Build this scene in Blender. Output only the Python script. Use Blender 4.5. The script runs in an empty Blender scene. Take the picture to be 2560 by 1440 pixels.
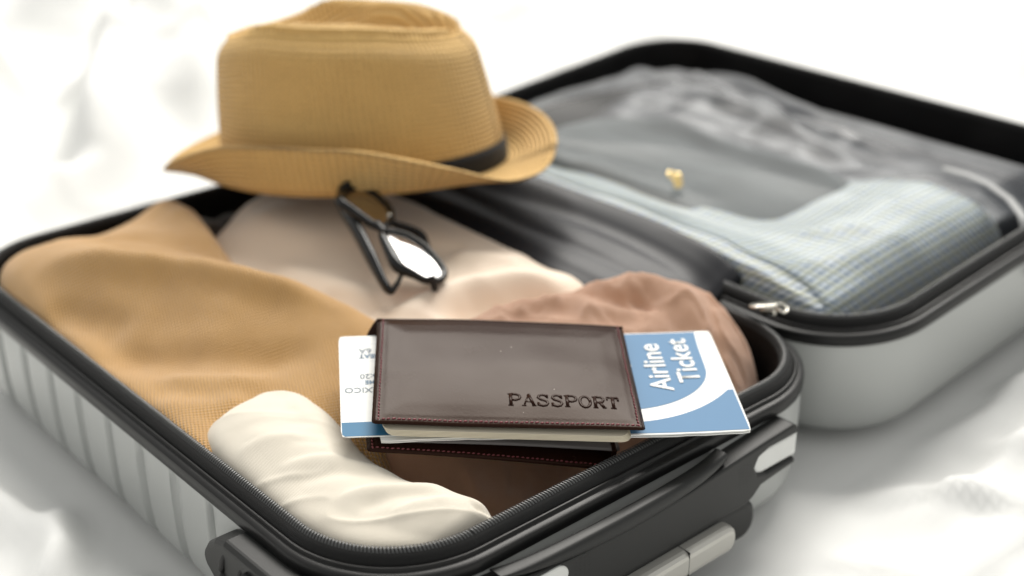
import bpy, bmesh, math, random
import numpy as np
from mathutils import Vector, Matrix

random.seed(7)
rng = np.random.default_rng(7)
scene = bpy.context.scene
col = scene.collection
R = math.radians

# ------------------------------------------------------------------ camera
cam = bpy.data.cameras.new("camera")
cam_o = bpy.data.objects.new("camera", cam)
col.objects.link(cam_o)
cam.sensor_width = 36.0
cam.lens = 48.65
cam.clip_start = 0.02
cam.clip_end = 60.0
cam_o.matrix_world = Matrix(((0.7511, 0.2842, -0.5959, -0.2945),
                             (-0.6602, 0.3185, -0.6802, -0.4361),
                             (-0.0035, 0.9043, 0.4269, 0.3983),
                             (0, 0, 0, 1)))
scene.camera = cam_o
cam.dof.use_dof = True
cam.dof.focus_distance = 0.722
cam.dof.aperture_fstop = 3.5
cam.dof.aperture_blades = 0

# ------------------------------------------------------------------ world and lamps (an indoor, window-lit close-up)
world = bpy.data.worlds.new("World")
scene.world = world
world.use_nodes = True
bg = world.node_tree.nodes["Background"]
bg.inputs[0].default_value = (1.0, 0.995, 0.97, 1)
bg.inputs[1].default_value = 0.63

def area_lamp(name, loc, target, sx, sy, power, color):
    l = bpy.data.lights.new(name, 'AREA')
    l.shape = 'RECTANGLE'; l.size = sx; l.size_y = sy
    l.energy = power; l.color = color
    o = bpy.data.objects.new(name, l)
    col.objects.link(o)
    o.location = loc
    d = Vector(target) - Vector(loc)
    o.rotation_euler = d.to_track_quat('-Z', 'Y').to_euler()
    return o

CEN = (0.28, 0.22, 0.0)
area_lamp("window_light", (4.00, 3.35, 5.75), CEN, 5.6, 3.8, 900, (1.0, 0.965, 0.905))

scene.view_settings.view_transform = 'Standard'
scene.view_settings.look = 'None'
scene.view_settings.exposure = 0.0
scene.view_settings.gamma = 1.0
scene.render.engine = 'CYCLES'
scene.cycles.use_denoising = True
scene.cycles.max_bounces = 8
scene.cycles.transparent_max_bounces = 12
scene.cycles.sample_clamp_indirect = 6.0

# ------------------------------------------------------------------ helpers
def vnoise(x, y, seed=0):
    """smooth value noise, numpy arrays in, -1..1 out"""
    x = np.asarray(x, float); y = np.asarray(y, float)
    xi = np.floor(x).astype(np.int64); yi = np.floor(y).astype(np.int64)
    fx = x - xi; fy = y - yi
    fx = fx*fx*fx*(fx*(fx*6-15)+10); fy = fy*fy*fy*(fy*(fy*6-15)+10)
    def h(a, b):
        n = (a*374761393 + b*668265263 + seed*1442695041) & 0xFFFFFFFF
        n = ((n ^ (n >> 13)) * 1274126177) & 0xFFFFFFFF
        n = n ^ (n >> 16)
        return (n & 0xFFFF)/32767.5 - 1.0
    a = h(xi, yi); b = h(xi+1, yi); c = h(xi, yi+1); d = h(xi+1, yi+1)
    return (a*(1-fx)+b*fx)*(1-fy) + (c*(1-fx)+d*fx)*fy

def fbm(x, y, oct=3, seed=0):
    s = 0; a = 1.0
    for i in range(oct):
        s = s + a*vnoise(x*2**i, y*2**i, seed+i*17); a *= 0.5
    return s

def thing(name, label, cat, loc=(0, 0, 0), group=None):
    o = bpy.data.objects.new(name, None)
    o.empty_display_size = 0.03
    col.objects.link(o); o.location = loc
    o['label'] = label; o['category'] = cat
    if group: o['group'] = group
    return o

def tag(o, label, cat, group=None):
    o['label'] = label; o['category'] = cat
    if group: o['group'] = group
    return o

def link(name, me, mat, parent=None, smooth=True, kind=None, label=None):
    o = bpy.data.objects.new(name, me)
    col.objects.link(o)
    if mat is not None:
        me.materials.clear(); me.materials.append(mat)
    if smooth:
        me.polygons.foreach_set('use_smooth', [True]*len(me.polygons))
    if parent is not None:
        o.parent = parent
        bpy.context.view_layer.update()
        o.matrix_parent_inverse = parent.matrix_world.inverted()
    if kind: o['kind'] = kind
    if label: o['label'] = label
    return o

def mesh(name, verts, faces, uvs=None):
    me = bpy.data.meshes.new(name)
    me.from_pydata([tuple(map(float, v)) for v in verts], [], [tuple(map(int, f)) for f in faces])
    if uvs is not None:
        uv = me.uv_layers.new(name='UVMap')
        li = np.empty(len(me.loops), dtype=np.int32)
        me.loops.foreach_get('vertex_index', li)
        uv.data.foreach_set('uv', np.asarray(uvs, float)[li].ravel())
    me.validate(); me.update()
    return me

def autosmooth(me, ang=35):
    bm = bmesh.new(); bm.from_mesh(me)
    bmesh.ops.recalc_face_normals(bm, faces=bm.faces)
    for e in bm.edges:
        e.smooth = not (len(e.link_faces) == 2 and e.calc_face_angle(0) > R(ang))
    bm.to_mesh(me); bm.free()
    return me

def catmull(ctrl, t):
    """ctrl (n,k) -> values at t in 0..n-1"""
    n = len(ctrl)
    p = np.vstack([2*ctrl[0]-ctrl[1], ctrl, 2*ctrl[-1]-ctrl[-2]])
    i = np.clip(np.floor(t).astype(int), 0, n-2); f = (t-i)[:, None]
    p0, p1, p2, p3 = p[i], p[i+1], p[i+2], p[i+3]
    return 0.5*((2*p1)+(-p0+p2)*f+(2*p0-5*p1+4*p2-p3)*f*f+(-p0+3*p1-3*p2+p3)*f**3)

def seg_dist(X, Y, pts):
    """distance to a polyline and 0..1 position along it"""
    best = np.full(X.shape, 1e9); pos = np.zeros(X.shape)
    L = [0]
    for a, b in zip(pts[:-1], pts[1:]):
        L.append(L[-1]+math.dist(a, b))
    side = np.zeros(X.shape)
    for k, (a, b) in enumerate(zip(pts[:-1], pts[1:])):
        dx, dy = b[0]-a[0], b[1]-a[1]; l2 = dx*dx+dy*dy
        t = np.clip(((X-a[0])*dx+(Y-a[1])*dy)/l2, 0, 1)
        d = np.hypot(X-a[0]-t*dx, Y-a[1]-t*dy)
        m = d < best
        sg = np.sign((X-a[0])*dy-(Y-a[1])*dx)
        best = np.where(m, d, best); pos = np.where(m, (L[k]+t*(L[k+1]-L[k]))/L[-1], pos)
        side = np.where(m, sg, side)
    return best, pos, side

def fold_z(X, Y, folds):
    dz = np.zeros(X.shape)
    for f in folds:
        pts, w, h = f[0], f[1], f[2]
        skew = f[3] if len(f) > 3 else 0.0
        d, pos, side = seg_dist(X, Y, pts)
        ww = w*(1+skew*side)
        env = np.clip(pos/0.25, 0, 1)*np.clip((1-pos)/0.25, 0, 1)
        env = env*env*(3-2*env)
        dz += h*env*np.exp(-(d/ww)**2)
    return dz

def patch(name, net, nu, nv, mat, parent=None, folds=(), bump=None, floor=-0.07, post=None, label=None, grain=None):
    """a soft cloth form lofted through a net of control points; its borders turn down to `floor` so that it is a closed body"""
    net = np.array(net, float)                       # rows, cols, 3
    r, c, _ = net.shape
    tv = np.linspace(0, c-1, nv); tu = np.linspace(0, r-1, nu)
    rows = np.stack([catmull(net[i], tv) for i in range(r)])         # r,nv,3
    G = np.stack([catmull(rows[:, j], tu) for j in range(nv)], axis=1)  # nu,nv,3
    X, Y, Z = G[..., 0].copy(), G[..., 1].copy(), G[..., 2].copy()
    if folds: Z = Z+fold_z(X, Y, folds)
    if bump: Z = Z+bump(X, Y)
    G = np.stack([X, Y, Z], axis=-1)
    if post: G = post(G)
    du = np.zeros((nu, nv)); dv = np.zeros((nu, nv))
    du[1:] = np.cumsum(np.linalg.norm(np.diff(G, axis=0), axis=-1), axis=0)
    dv[:, 1:] = np.cumsum(np.linalg.norm(np.diff(G, axis=1), axis=-1), axis=1)
    if grain is not None:                            # thread direction laid straight across the piece
        c_, s_ = math.cos(R(grain)), math.sin(R(grain))
        dv, du = G[..., 0]*c_+G[..., 1]*s_+G[..., 2]*0.25, -G[..., 0]*s_+G[..., 1]*c_+G[..., 2]*0.25
    V = G.reshape(-1, 3); UV = np.stack([dv, du], -1).reshape(-1, 2)
    idx = np.arange(nu*nv).reshape(nu, nv)
    F = np.stack([idx[:-1, :-1], idx[:-1, 1:], idx[1:, 1:], idx[1:, :-1]], -1).reshape(-1, 4).tolist()
    bord = list(idx[0, :])+list(idx[1:, -1])+list(idx[-1, -2::-1])+list(idx[-2:0:-1, 0])
    base = len(V); ctr = V[bord].mean(0)
    low = [(ctr[0]+(V[b][0]-ctr[0])*0.97, ctr[1]+(V[b][1]-ctr[1])*0.97, floor) for b in bord]
    V = np.vstack([V, np.array(low)]); UV = np.vstack([UV, UV[bord]])
    n = len(bord)
    for k in range(n):
        F.append([bord[(k+1) % n], bord[k], base+k, base+(k+1) % n])
    F.append([base+k for k in range(n)])
    me = mesh(name, V, F, UV)
    bm = bmesh.new(); bm.from_mesh(me); bmesh.ops.recalc_face_normals(bm, faces=bm.faces); bm.to_mesh(me); bm.free()
    return link(name, me, mat, parent, label=label)

def rrect(x0, x1, y0, y1, r, step=0.004, arc=18):
    """closed rounded rectangle, counter-clockwise, points with outward normals"""
    P = []; N = []
    def line(a, b, n):
        k = max(2, int(math.dist(a, b)/step))
        for i in range(k):
            t = i/k
            P.append((a[0]+(b[0]-a[0])*t, a[1]+(b[1]-a[1])*t)); N.append(n)
    def cor(cx, cy, a0):
        for i in range(arc):
            a = a0+math.pi/2*i/arc
            P.append((cx+r*math.cos(a), cy+r*math.sin(a))); N.append((math.cos(a), math.sin(a)))
    line((x0+r, y0), (x1-r, y0), (0, -1)); cor(x1-r, y0+r, -math.pi/2)
    line((x1, y0+r), (x1, y1-r), (1, 0)); cor(x1-r, y1-r, 0)
    line((x1-r, y1), (x0+r, y1), (0, 1)); cor(x0+r, y1-r, math.pi/2)
    line((x0, y1-r), (x0, y0+r), (-1, 0)); cor(x0+r, y0+r, math.pi)
    return np.array(P), np.array(N)

def sweep(name, path, prof, mat, parent, T=None, cap=None, off=None, label=None, kind=None, ang=40):
    """sweep a profile of (outward offset, z) round a closed path; cap = 'last' closes the last ring"""
    P, N = path; n = len(P)
    V = []; UV = []
    s = np.concatenate([[0], np.cumsum(np.linalg.norm(np.diff(P, axis=0), axis=1))])
    vv = 0
    for k, (o, z) in enumerate(prof):
        oo = np.full(n, o)
        if off is not None: oo = oo+off(P, N, k, z)
        Q = P+N*oo[:, None]
        if k: vv += math.dist(prof[k-1], prof[k])
        for i in range(n):
            V.append((Q[i, 0], Q[i, 1], z)); UV.append((s[i], vv))
    F = []
    for k in range(len(prof)-1):
        for i in range(n):
            j = (i+1) % n
            F.append((k*n+i, k*n+j, (k+1)*n+j, (k+1)*n+i))
    if cap == 'last':
        F.append([(len(prof)-1)*n+i for i in range(n)])
    V = np.array(V)
    if T is not None: V = T(V)
    me = mesh(name, V, F, UV)
    autosmooth(me, ang)
    return link(name, me, mat, parent, label=label, kind=kind)

def tube(pts, rad, seg=10, closed=False, flat=1.0, up=(0, 0, 1)):
    """verts and faces of a round (or flattened) bar along 3-D points; rad a number or a list"""
    pts = [Vector(p) for p in pts]; n = len(pts)
    rads = rad if isinstance(rad, (list, tuple)) else [rad]*n
    V = []; F = []
    upv = Vector(up)
    for i in range(n):
        if closed: t = (pts[(i+1) % n]-pts[i-1])
        else: t = pts[min(i+1, n-1)]-pts[max(i-1, 0)]
        t.normalize()
        a = t.cross(upv)
        if a.length < 1e-5: a = t.cross(Vector((1, 0, 0)))
        a.normalize(); b = a.cross(t).normalized()
        for k in range(seg):
            an = 2*math.pi*k/seg
            V.append(pts[i]+a*(math.cos(an)*rads[i])+b*(math.sin(an)*rads[i]*flat))
    m = n if closed else n-1
    for i in range(m):
        j = (i+1) % n
        for k in range(seg):
            F.append((i*seg+k, i*seg+(k+1) % seg, j*seg+(k+1) % seg, j*seg+k))
    if not closed:
        F.append(tuple(range(seg))[::-1]); F.append(tuple((n-1)*seg+k for k in range(seg)))
    return V, F

def prism(poly, z0, z1, bev=0.0, T=None, seg=2):
    """extruded polygon with bevelled edges; T maps local (x,y,z) -> world"""
    bm = bmesh.new()
    b = [bm.verts.new((x, y, z0)) for x, y in poly]
    t = [bm.verts.new((x, y, z1)) for x, y in poly]
    n = len(poly)
    bm.faces.new(b[::-1]); bm.faces.new(t)
    for i in range(n):
        bm.faces.new((b[i], b[(i+1) % n], t[(i+1) % n], t[i]))
    bmesh.ops.recalc_face_normals(bm, faces=bm.faces)
    if bev > 0:
        es = [e for e in bm.edges if e.calc_face_angle(0) > R(40)]
        bmesh.ops.bevel(bm, geom=es, offset=bev, segments=seg, profile=0.5, affect='EDGES', clamp_overlap=True)
    if T is not None:
        for v in bm.verts: v.co = Vector(T(*v.co))
    bmesh.ops.recalc_face_normals(bm, faces=bm.faces)
    me = bpy.data.meshes.new('prism')
    bm.to_mesh(me); bm.free()
    return autosmooth(me, 38)

def join(parts):
    V = []; F = []
    for v, f in parts:
        b = len(V); V += list(v); F += [tuple(i+b for i in q) for q in f]
    return V, F

def rpoly(w, h, r, n=5, x=0.0, y=0.0):
    P = []
    for cx, cy, a0 in ((x+w-r, y+r, -90), (x+w-r, y+h-r, 0), (x+r, y+h-r, 90), (x+r, y+r, 180)):
        for i in range(n+1):
            a = R(a0+90*i/n); P.append((cx+r*math.cos(a), cy+r*math.sin(a)))
    return P

def frame_of(A, B, D):
    """local frame with x from A to B and y towards D"""
    A, B, D = Vector(A), Vector(B), Vector(D)
    x = (B-A).normalized(); z = x.cross(D-A).normalized(); y = z.cross(x)
    return lambda u, v, w=0.0: A+x*u+y*v+z*w

# ------------------------------------------------------------------ materials
def nt(name):
    m = bpy.data.materials.new(name); m.use_nodes = True
    t = m.node_tree
    return m, t, t.nodes['Principled BSDF']

def N(t, kind, **kw):
    n = t.nodes.new(kind)
    for k, v in kw.items():
        if k.startswith('_'): setattr(n, k[1:], v)
    return n

def simple(name, colr, rough=0.5, metal=0.0, spec=0.5, var=0.0, vscale=30, bump=0.0, bscale=400, coat=0.0, sheen=0.0, rvar=0.0, ior=1.5):
    m, t, b = nt(name)
    b.inputs['IOR'].default_value = ior
    b.inputs['Base Color'].default_value = (*colr, 1)
    b.inputs['Roughness'].default_value = rough
    b.inputs['Metallic'].default_value = metal
    b.inputs['Specular IOR Level'].default_value = spec
    b.inputs['Coat Weight'].default_value = coat
    b.inputs['Sheen Weight'].default_value = sheen
    tc = t.nodes.new('ShaderNodeTexCoord')
    if var or rvar:
        no = t.nodes.new('ShaderNodeTexNoise'); no.inputs['Scale'].default_value = vscale; no.inputs['Detail'].default_value = 6
        t.links.new(tc.outputs['Object'], no.inputs['Vector'])
    if var:
        mx = t.nodes.new('ShaderNodeMix'); mx.data_type = 'RGBA'
        mx.inputs['A'].default_value = (*[c*(1-var) for c in colr], 1)
        mx.inputs['B'].default_value = (*[min(1, c*(1+var)) for c in colr], 1)
        t.links.new(no.outputs['Fac'], mx.inputs['Factor']); t.links.new(mx.outputs['Result'], b.inputs['Base Color'])
    if rvar:
        mr = t.nodes.new('ShaderNodeMapRange')
        mr.inputs['To Min'].default_value = rough-rvar; mr.inputs['To Max'].default_value = rough+rvar
        t.links.new(no.outputs['Fac'], mr.inputs['Value']); t.links.new(mr.outputs['Result'], b.inputs['Roughness'])
    if bump:
        n2 = t.nodes.new('ShaderNodeTexNoise'); n2.inputs['Scale'].default_value = bscale; n2.inputs['Detail'].default_value = 3
        t.links.new(tc.outputs['Object'], n2.inputs['Vector'])
        bp = t.nodes.new('ShaderNodeBump'); bp.inputs['Strength'].default_value = 1.0; bp.inputs['Distance'].default_value = bump
        t.links.new(n2.outputs['Fac'], bp.inputs['Height']); t.links.new(bp.outputs['Normal'], b.inputs['Normal'])
    return m

def weave(name, colr, pu, pv, depth, contrast, rough=0.9, sheen=0.3, colour2=None, fuzz=0.0, fscale=700, sheen_tint=None, spec=0.2, mode='knit'):
    """cloth: threads/ribs along the UV axes (in metres), with relief and slight colour change"""
    m, t, b = nt(name)
    b.inputs['Roughness'].default_value = rough
    b.inputs['Sheen Weight'].default_value = sheen
    b.inputs['Sheen Roughness'].default_value = 0.5
    b.inputs['Specular IOR Level'].default_value = spec
    uv = t.nodes.new('ShaderNodeUVMap'); uv.uv_map = 'UVMap'
    sep = t.nodes.new('ShaderNodeSeparateXYZ')
    tc = t.nodes.new('ShaderNodeTexCoord')
    wob = t.nodes.new('ShaderNodeTexNoise'); wob.inputs['Scale'].default_value = 60; wob.inputs['Detail'].default_value = 2
    t.links.new(tc.outputs['Object'], wob.inputs['Vector'])
    wm = t.nodes.new('ShaderNodeVectorMath'); wm.operation = 'MULTIPLY_ADD'
    wm.inputs[1].default_value = (pu*0.5, pv*0.5, 0)
    t.links.new(wob.outputs['Color'], wm.inputs[0]); t.links.new(uv.outputs['UV'], wm.inputs[2])
    t.links.new(wm.outputs[0], sep.inputs[0])
    def sinw(out, period, ph=0.0):
        a = t.nodes.new('ShaderNodeMath'); a.operation = 'MULTIPLY_ADD'
        a.inputs[1].default_value = 2*math.pi/period; a.inputs[2].default_value = ph
        t.links.new(out, a.inputs[0])
        s = t.nodes.new('ShaderNodeMath'); s.operation = 'SINE'
        t.links.new(a.outputs[0], s.inputs[0])
        return s.outputs[0]
    def mth(op, a, bb):
        n = t.nodes.new('ShaderNodeMath'); n.operation = op
        for k, v in enumerate((a, bb)):
            if isinstance(v, (int, float)): n.inputs[k].default_value = v
            else: t.links.new(v, n.inputs[k])
        return n.outputs[0]
    su = sinw(sep.outputs[0], pu); sv = sinw(sep.outputs[1], pv)
    if mode == 'knit':
        h = mth('MULTIPLY', mth('ADD', su, 1.0), mth('MULTIPLY', mth('ADD', sv, 1.6), 0.38))
    elif mode == 'rows':
        h = mth('ADD', mth('MULTIPLY', mth('ADD', sv, 1.0), 0.8), mth('MULTIPLY', su, 0.40))
    else:
        h = mth('MULTIPLY', mth('ADD', mth('MULTIPLY', su, sv), 1.0), 1.0)
    if fuzz:
        fz = t.nodes.new('ShaderNodeTexNoise'); fz.inputs['Scale'].default_value = fscale; fz.inputs['Detail'].default_value = 4
        t.links.new(tc.outputs['Object'], fz.inputs['Vector'])
        h = mth('ADD', h, mth('MULTIPLY', fz.outputs['Fac'], fuzz))
    bp = t.nodes.new('ShaderNodeBump'); bp.inputs['Strength'].default_value = 1.0; bp.inputs['Distance'].default_value = depth
    t.links.new(h, bp.inputs['Height']); t.links.new(bp.outputs['Normal'], b.inputs['Normal'])
    # colour: a little darker where the relief is low, broad uneven dye
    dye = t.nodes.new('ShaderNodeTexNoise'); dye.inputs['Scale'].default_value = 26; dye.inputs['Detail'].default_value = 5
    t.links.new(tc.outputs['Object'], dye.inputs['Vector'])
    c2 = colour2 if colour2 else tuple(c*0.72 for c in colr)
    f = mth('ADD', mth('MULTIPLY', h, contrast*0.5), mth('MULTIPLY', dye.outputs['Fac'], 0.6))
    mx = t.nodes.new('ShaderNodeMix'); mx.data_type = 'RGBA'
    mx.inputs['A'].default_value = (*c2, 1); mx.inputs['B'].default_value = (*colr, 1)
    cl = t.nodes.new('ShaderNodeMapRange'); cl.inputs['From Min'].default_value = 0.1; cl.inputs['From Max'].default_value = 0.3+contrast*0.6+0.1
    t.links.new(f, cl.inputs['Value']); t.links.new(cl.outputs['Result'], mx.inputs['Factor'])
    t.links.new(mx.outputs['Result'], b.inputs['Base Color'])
    return m

M = {}
M['sheet'] = weave('white_cotton_sheet', (0.765, 0.77, 0.755), 0.0012, 0.0012, 0.00006, 0.3, rough=0.9, sheen=0.1, colour2=(0.74, 0.745, 0.73), mode='plain')
M['shell'] = simple('silver_grey_shell', (0.41, 0.422, 0.412), rough=0.42, metal=0.2, var=0.04, vscale=14, bump=0.00003, bscale=900, rvar=0.06)
M['frame'] = simple('black_satin_plastic', (0.009, 0.009, 0.009), rough=0.32, ior=1.33, var=0.2, vscale=60, bump=0.00004, bscale=1500, rvar=0.06)
M['matte'] = simple('charcoal_grained_plastic', (0.017, 0.0175, 0.017), rough=0.44, ior=1.36, bump=0.00006, bscale=1400, rvar=0.05, var=0.15)
M['groove'] = simple('black_recess', (0.004, 0.004, 0.004), rough=0.6)
M['tape'] = weave('black_zip_tape', (0.012, 0.012, 0.012), 0.0006, 0.0012, 0.0001, 0.4, rough=0.8, sheen=0.05, mode='plain')
M['teeth'] = simple('dark_nylon_coil', (0.055, 0.057, 0.057), rough=0.32, spec=0.5)
M['lining'] = weave('black_nylon_lining', (0.007, 0.0068, 0.007), 0.0009, 0.0009, 0.00003, 0.4, rough=0.45, sheen=0.0, spec=0.10, mode='plain')
M['gusset'] = simple('dark_grey_coated_nylon', (0.020, 0.021, 0.025), rough=0.40, ior=1.30, bump=0.00005, bscale=900, rvar=0.05, vscale=40)
M['pale'] = simple('pale_grey_plastic', (0.66, 0.67, 0.65), rough=0.38, var=0.03, vscale=50, bump=0.00002, bscale=1200)
M['grip'] = simple('warm_grey_aluminium', (0.52, 0.51, 0.47), rough=0.35, metal=0.35, var=0.05, vscale=40)
M['nickel'] = simple('brushed_nickel', (0.75, 0.72, 0.64), rough=0.22, metal=1.0, bump=0.00002, bscale=700)
M['gold'] = simple('gold_metal', (0.92, 0.70, 0.32), rough=0.25, metal=1.0)
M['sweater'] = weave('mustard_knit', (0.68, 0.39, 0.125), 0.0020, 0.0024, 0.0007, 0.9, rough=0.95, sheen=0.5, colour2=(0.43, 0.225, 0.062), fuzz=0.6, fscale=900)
M['blush'] = weave('blush_satin', (0.80, 0.665, 0.53), 0.0007, 0.0007, 0.00003, 0.2, rough=0.48, sheen=0.25, colour2=(0.77, 0.635, 0.50), spec=0.35, mode='plain')
M['beige'] = weave('cream_brushed_cotton', (0.78, 0.72, 0.61), 0.0008, 0.0010, 0.00008, 0.35, rough=0.9, sheen=0.4, colour2=(0.71, 0.65, 0.54), fuzz=0.4, fscale=1200, mode='plain')
M['rose'] = weave('terracotta_flannel', (0.67, 0.375, 0.23), 0.0010, 0.0012, 0.0003, 0.4, rough=0.95, sheen=0.6, colour2=(0.50, 0.265, 0.16), fuzz=1.4, fscale=620, mode='plain')
M['grey_cloth'] = weave('grey_green_jersey', (0.115, 0.13, 0.132), 0.0016, 0.0016, 0.0001, 0.4, rough=0.9, sheen=0.2, fuzz=0.4)
M['straw'] = weave('honey_straw_braid', (0.82, 0.525, 0.185), 0.0046, 0.0040, 0.0012, 1.0, rough=0.6, sheen=0.1, colour2=(0.42, 0.225, 0.06), fuzz=1.0, fscale=330, mode='rows', spec=0.3)
M['ribbon'] = weave('black_grosgrain', (0.010, 0.010, 0.011), 0.0012, 0.004, 0.00008, 0.4, rough=0.7, sheen=0.1, mode='rows')
M['acetate'] = simple('black_acetate', (0.006, 0.006, 0.006), rough=0.14, ior=1.35)
M['paper'] = simple('white_card', (0.83, 0.835, 0.81), rough=0.55, spec=0.25, var=0.015, vscale=90, bump=0.00002, bscale=1500)
M['cream'] = simple('cream_paper', (0.70, 0.64, 0.50), rough=0.7, var=0.04, vscale=80)
M['blue'] = simple('printed_blue', (0.075, 0.19, 0.34), rough=0.5, spec=0.22, var=0.03, vscale=120)
M['blue2'] = simple('printed_deep_blue', (0.03, 0.15, 0.28), rough=0.5, spec=0.22, var=0.03, vscale=120)
M['ink'] = simple('printed_grey_blue_ink', (0.07, 0.11, 0.15), rough=0.5)
M['ink2'] = simple('printed_blue_ink', (0.03, 0.11, 0.20), rough=0.5)
M['rule'] = simple('printed_pale_rule', (0.52, 0.56, 0.60), rough=0.5)
M['thread'] = simple('dark_red_waxed_thread', (0.20, 0.035, 0.045), rough=0.3, spec=0.6)
M['pocketfilm'] = simple('grey_vinyl_pocket', (0.20, 0.185, 0.18), rough=0.3, spec=0.5, var=0.1)

def leather():
    m, t, b = nt('dark_brown_polished_leather')
    b.inputs['Base Color'].default_value = (0.023, 0.0092, 0.006, 1)
    b.inputs['IOR'].default_value = 1.19
    b.inputs['Specular Tint'].default_value = (1.0, 0.86, 0.74, 1)
    tc = t.nodes.new('ShaderNodeTexCoord')
    n1 = t.nodes.new('ShaderNodeTexNoise'); n1.inputs['Scale'].default_value = 520; n1.inputs['Detail'].default_value = 5
    v = t.nodes.new('ShaderNodeTexVoronoi'); v.inputs['Scale'].default_value = 900
    n3 = t.nodes.new('ShaderNodeTexNoise'); n3.inputs['Scale'].default_value = 34; n3.inputs['Detail'].default_value = 5
    for n in (n1, v, n3): t.links.new(tc.outputs['Object'], n.inputs['Vector'])
    ad = t.nodes.new('ShaderNodeMath'); ad.operation = 'ADD'
    t.links.new(n1.outputs['Fac'], ad.inputs[0])
    mu = t.nodes.new('ShaderNodeMath'); mu.operation = 'MULTIPLY'; mu.inputs[1].default_value = 0.35
    t.links.new(v.outputs['Distance'], mu.inputs[0]); t.links.new(mu.outputs[0], ad.inputs[1])
    bp = t.nodes.new('ShaderNodeBump'); bp.inputs['Strength'].default_value = 0.8; bp.inputs['Distance'].default_value = 0.00006
    t.links.new(ad.outputs[0], bp.inputs['Height']); t.links.new(bp.outputs['Normal'], b.inputs['Normal'])
    mr = t.nodes.new('ShaderNodeMapRange'); mr.inputs['To Min'].default_value = 0.17; mr.inputs['To Max'].default_value = 0.33
    t.links.new(n3.outputs['Fac'], mr.inputs['Value']); t.links.new(mr.outputs['Result'], b.inputs['Roughness'])
    # a few settled dust specks
    vd = t.nodes.new('ShaderNodeTexVoronoi'); vd.inputs['Scale'].default_value = 260
    t.links.new(tc.outputs['Object'], vd.inputs['Vector'])
    lt = t.nodes.new('ShaderNodeMath'); lt.operation = 'LESS_THAN'; lt.inputs[1].default_value = 0.10
    t.links.new(vd.outputs['Distance'], lt.inputs[0])
    sx_ = t.nodes.new('ShaderNodeSeparateColor'); t.links.new(vd.outputs['Color'], sx_.inputs[0])
    g2 = t.nodes.new('ShaderNodeMath'); g2.operation = 'GREATER_THAN'; g2.inputs[1].default_value = 0.955
    t.links.new(sx_.outputs[0], g2.inputs[0])
    mm = t.nodes.new('ShaderNodeMath'); mm.operation = 'MULTIPLY'; t.links.new(lt.outputs[0], mm.inputs[0]); t.links.new(g2.outputs[0], mm.inputs[1])
    mc = t.nodes.new('ShaderNodeMix'); mc.data_type = 'RGBA'; mc.inputs['A'].default_value = (0.023, 0.0092, 0.006, 1); mc.inputs['B'].default_value = (0.30, 0.26, 0.23, 1)
    t.links.new(mm.outputs[0], mc.inputs['Factor']); t.links.new(mc.outputs['Result'], b.inputs['Base Color'])
    return m
M['leather'] = leather()

def check_cloth():
    """small blue and white check with fine yellow lines, in UV metres"""
    m, t, b = nt('blue_white_small_check')
    b.inputs['Roughness'].default_value = 0.85
    b.inputs['Sheen Weight'].default_value = 0.2
    uv = t.nodes.new('ShaderNodeUVMap'); uv.uv_map = 'UVMap'
    sep = t.nodes.new('ShaderNodeSeparateXYZ'); t.links.new(uv.outputs['UV'], sep.inputs[0])
    def stripes(out, period, duty, ph=0.0):
        a = t.nodes.new('ShaderNodeMath'); a.operation = 'MULTIPLY_ADD'; a.inputs[1].default_value = 1/period; a.inputs[2].default_value = ph
        t.links.new(out, a.inputs[0])
        f = t.nodes.new('ShaderNodeMath'); f.operation = 'FRACT'; t.links.new(a.outputs[0], f.inputs[0])
        l = t.nodes.new('ShaderNodeMath'); l.operation = 'LESS_THAN'; l.inputs[1].default_value = duty; t.links.new(f.outputs[0], l.inputs[0])
        return l.outputs[0]
    def mth(op, a, bb):
        n = t.nodes.new('ShaderNodeMath'); n.operation = op
        for k, v in enumerate((a, bb)):
            if isinstance(v, (int, float)): n.inputs[k].default_value = v
            else: t.links.new(v, n.inputs[k])
        return n.outputs[0]
    p = 0.0056
    a = stripes(sep.outputs[0], p, 0.45); c = stripes(sep.outputs[1], p, 0.45)
    dark = mth('MULTIPLY', mth('ADD', a, c), 0.5)
    mx = t.nodes.new('ShaderNodeMix'); mx.data_type = 'RGBA'
    mx.inputs['A'].default_value = (0.68, 0.73, 0.76, 1); mx.inputs['B'].default_value = (0.055, 0.10, 0.17, 1)
    t.links.new(dark, mx.inputs['Factor'])
    y1 = stripes(sep.outputs[0], p*2, 0.16, 0.35); y2 = stripes(sep.outputs[1], p*2, 0.16, 0.35)
    yel = mth('MULTIPLY', mth('MAXIMUM', y1, y2), 0.75)
    m2 = t.nodes.new('ShaderNodeMix'); m2.data_type = 'RGBA'
    t.links.new(mx.outputs['Result'], m2.inputs['A']); m2.inputs['B'].default_value = (0.50, 0.50, 0.33, 1)
    t.links.new(yel, m2.inputs['Factor']); t.links.new(m2.outputs['Result'], b.inputs['Base Color'])
    return m
M['check'] = check_cloth()

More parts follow.
